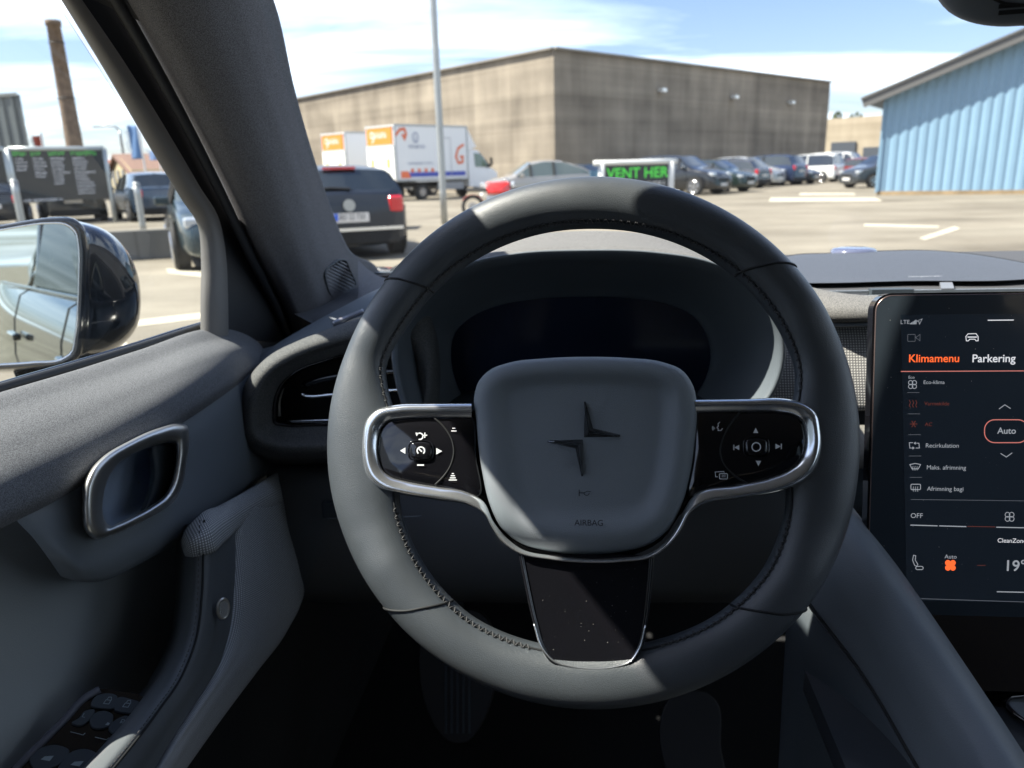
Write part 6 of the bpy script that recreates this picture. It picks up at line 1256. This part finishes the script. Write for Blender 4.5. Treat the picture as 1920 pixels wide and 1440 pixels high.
        mo = MB(); stroke_geo(mo, K, [(1.25 + .17 * a_, 1.95 + .22 * b_) for a_, b_ in circc(0, 0, 1, 16)], .07, 0, True); stroke_geo(mo, K, [(1.25, 2.05), (1.25, 1.75)], .06, 0)
        rough_text(mo, PF(K(.82, 1.62), q.x, q.y), 0, 0, .95, .17, 71); rough_text(mo, PF(K(.7, .82), q.x, q.y), 0, 0, 1.6, .10, 72); mo.build('lettering', plain('letter_grey', (.33, .36, .46), .5), t, local=True)
        mo = MB(); stroke_geo(mo, K, [(2.75, .12), (2.75, 1.95), (3.45, 1.95), (3.45, .12)], .05, 0); mo.build('side_door_frame', plain('door_frame_grey', (.55, .55, .55), .5), t, local=True)
    return t
hT = hd(.70, .714)
rr_ = flat(at(744, 37)); hv = V(math.cos(hT), math.sin(hT), 0); lv = V(-hv[1], hv[0], 0)
box_truck('white box truck with orange tail sign and blue side band behind lamp post', rr_ + lv * 1.1, hT)
rr_ = flat(at(652, 42)); box_truck('second white box truck half hidden behind the first truck', rr_ + lv * 1.1, hT, detailed=False)
# ------------------------------------------------------------------ red motorbike
mk = thing('motorbike', 'red motorbike with chrome parts parked before the taupe car', 'motorbike', flat(at(922, 21.5)))
p = flat(at(922, 21.5)); red = plain('bike_red', (.65, .02, .015), .25, coat=1.0)
for dx in (-.55, .62):
    w = tube('wheel', [p + V(dx + .27 * math.cos(a), 0, .3 + .27 * math.sin(a)) for a in np.linspace(0, 2 * math.pi, 25)[:-1]], .05, M['tyre'], mk, n=0, closed=True); mb = MB(); mb.disc(p + V(dx, -.01, .3), (0, -1, 0), .12, 16, .02); mb.build('hub', M['alloy'], w)
loft('fuel_tank', [[p + V(x, y * w_, z) for y, z in ((-1, .62), (-.8, .85), (0, .95), (.8, .85), (1, .62))] for x, w_ in ((-.15, .08), (.1, .17), (.4, .16), (.5, .05))], red, mk, 12, 12, t=.01)
loft('seat', [[p + V(x, y * .13, z + .04 * abs(x)) for y, z in ((-1, .72), (0, .78), (1, .72))] for x in (-.7, -.4, -.15)], M['tyre'], mk, 8, 8, t=.04)
mb = MB(); mb.box(p + V(.05, 0, .42), (.22, .16, .16)); bevel(mb.build('engine', M['alloy'], mk), .05)
mb = MB(); mb.tube([p + V(.62, 0, .3), p + V(.48, 0, .75), p + V(.42, 0, 1.0)], .03, 8); mb.tube([p + V(.35, -.36, 1.02), p + V(.42, 0, 1.0), p + V(.35, .36, 1.02)], .022, 8); mb.build('fork', M['alloy'], mk, smooth=True)
mb = MB(); mb.disc(p + V(.55, -.0, .85), (1, -.3, 0), .09, 16, .07); mb.build('headlight', M['headl'], mk)
loft('rear_fender', [[p + V(-.55 + .34 * math.cos(a), y, .3 + .34 * math.sin(a)) for y in (-.07, 0, .07)] for a in np.linspace(.4, 2.6, 6)], red, mk, 14, 6, t=.01)
loft('front_fender', [[p + V(.62 + .34 * math.cos(a), y, .3 + .34 * math.sin(a)) for y in (-.07, 0, .07)] for a in np.linspace(.6, 2.8, 6)], red, mk, 14, 6, t=.01)
# ------------------------------------------------------------------ trees behind
def leaf_tree(label, px, D, ztop, w, seed, n=1400, grp='trees behind the halls'):
    rr = np.random.RandomState(seed); p = flat(at(px, D)); t = thing('leafy_tree', label, 'tree', p, 0, grp); h = ztop
    mb = MB(); mb.tube(cr([p, p + V(.1, 0, h * .3), p + V(-.1, 0, h * .75)], 8), np.linspace(.3, .1, 8), 8)
    for k_ in range(6):
        a = rr.rand() * 6.28; mb.tube(cr([p + UP * h * (.35 + .06 * k_), p + UP * h * (.55 + .05 * k_) + V(math.cos(a), math.sin(a), 0) * w * .3, p + UP * h * (.7 + .04 * k_) + V(math.cos(a), math.sin(a), 0) * w * .55], 6), np.linspace(.12, .04, 6), 6)
    mb.build('trunk', plain('bark', (.08, .06, .045), .9), t, smooth=True)
    cl = [(p + UP * h * (.5 + .42 * rr.rand()) + V(*(rr.randn(2) * w * .33), 0), w * (.16 + .2 * rr.rand())) for _ in range(16)]; vs = []; F = []
    for i in range(n):
        c, r_ = cl[rr.randint(len(cl))]; v = rr.randn(3); v /= np.linalg.norm(v); q = c + v * r_ * (.6 + .5 * rr.rand()); s = w * .035; a, b2 = rr.randn(3) * s, rr.randn(3) * s; k_ = len(vs); vs += [q - a, q + b2, q + a, q - b2]; F.append((k_, k_ + 1, k_ + 2, k_ + 3))
    obj('crown', vs, F, M['leaf'], t, False)
M['leaf'] = plain('leaf_green', (.06, .085, .03), .7, var=.4, vscale=.8)
for i, (px_, yt, w) in enumerate(((1549, 210, 2.6), (1590, 214, 2.2), (1611, 210, 2.6), (1632, 214, 2.2), (562, 186, 5))):
    leaf_tree(['bushy green tree at the far corner of concrete hall', 'small tree showing over the low building roof', 'taller tree crown over the low building roof', 'tree crown over low roof beside the blue hall', 'treetop rising over the concrete hall behind pillar'][i], px_, 120 if i < 4 else 110, topz(px_, yt, 120 if i < 4 else 110), w, 30 + i)
# corrugated wall behind our car, seen only in the side mirror
mh = thing('rear_hall', 'pale corrugated hall wall reflected in the side mirror', 'building', car(-8, -12, -1.2))
corrugated('side_wall', flat(car(-7.5, -16, 0)), FC, RC, 15, lambda s: 5.0, plain('pale_sheet', (.42, .46, .46), .45), mh, pitch=.5, amp=.07, z0=0)
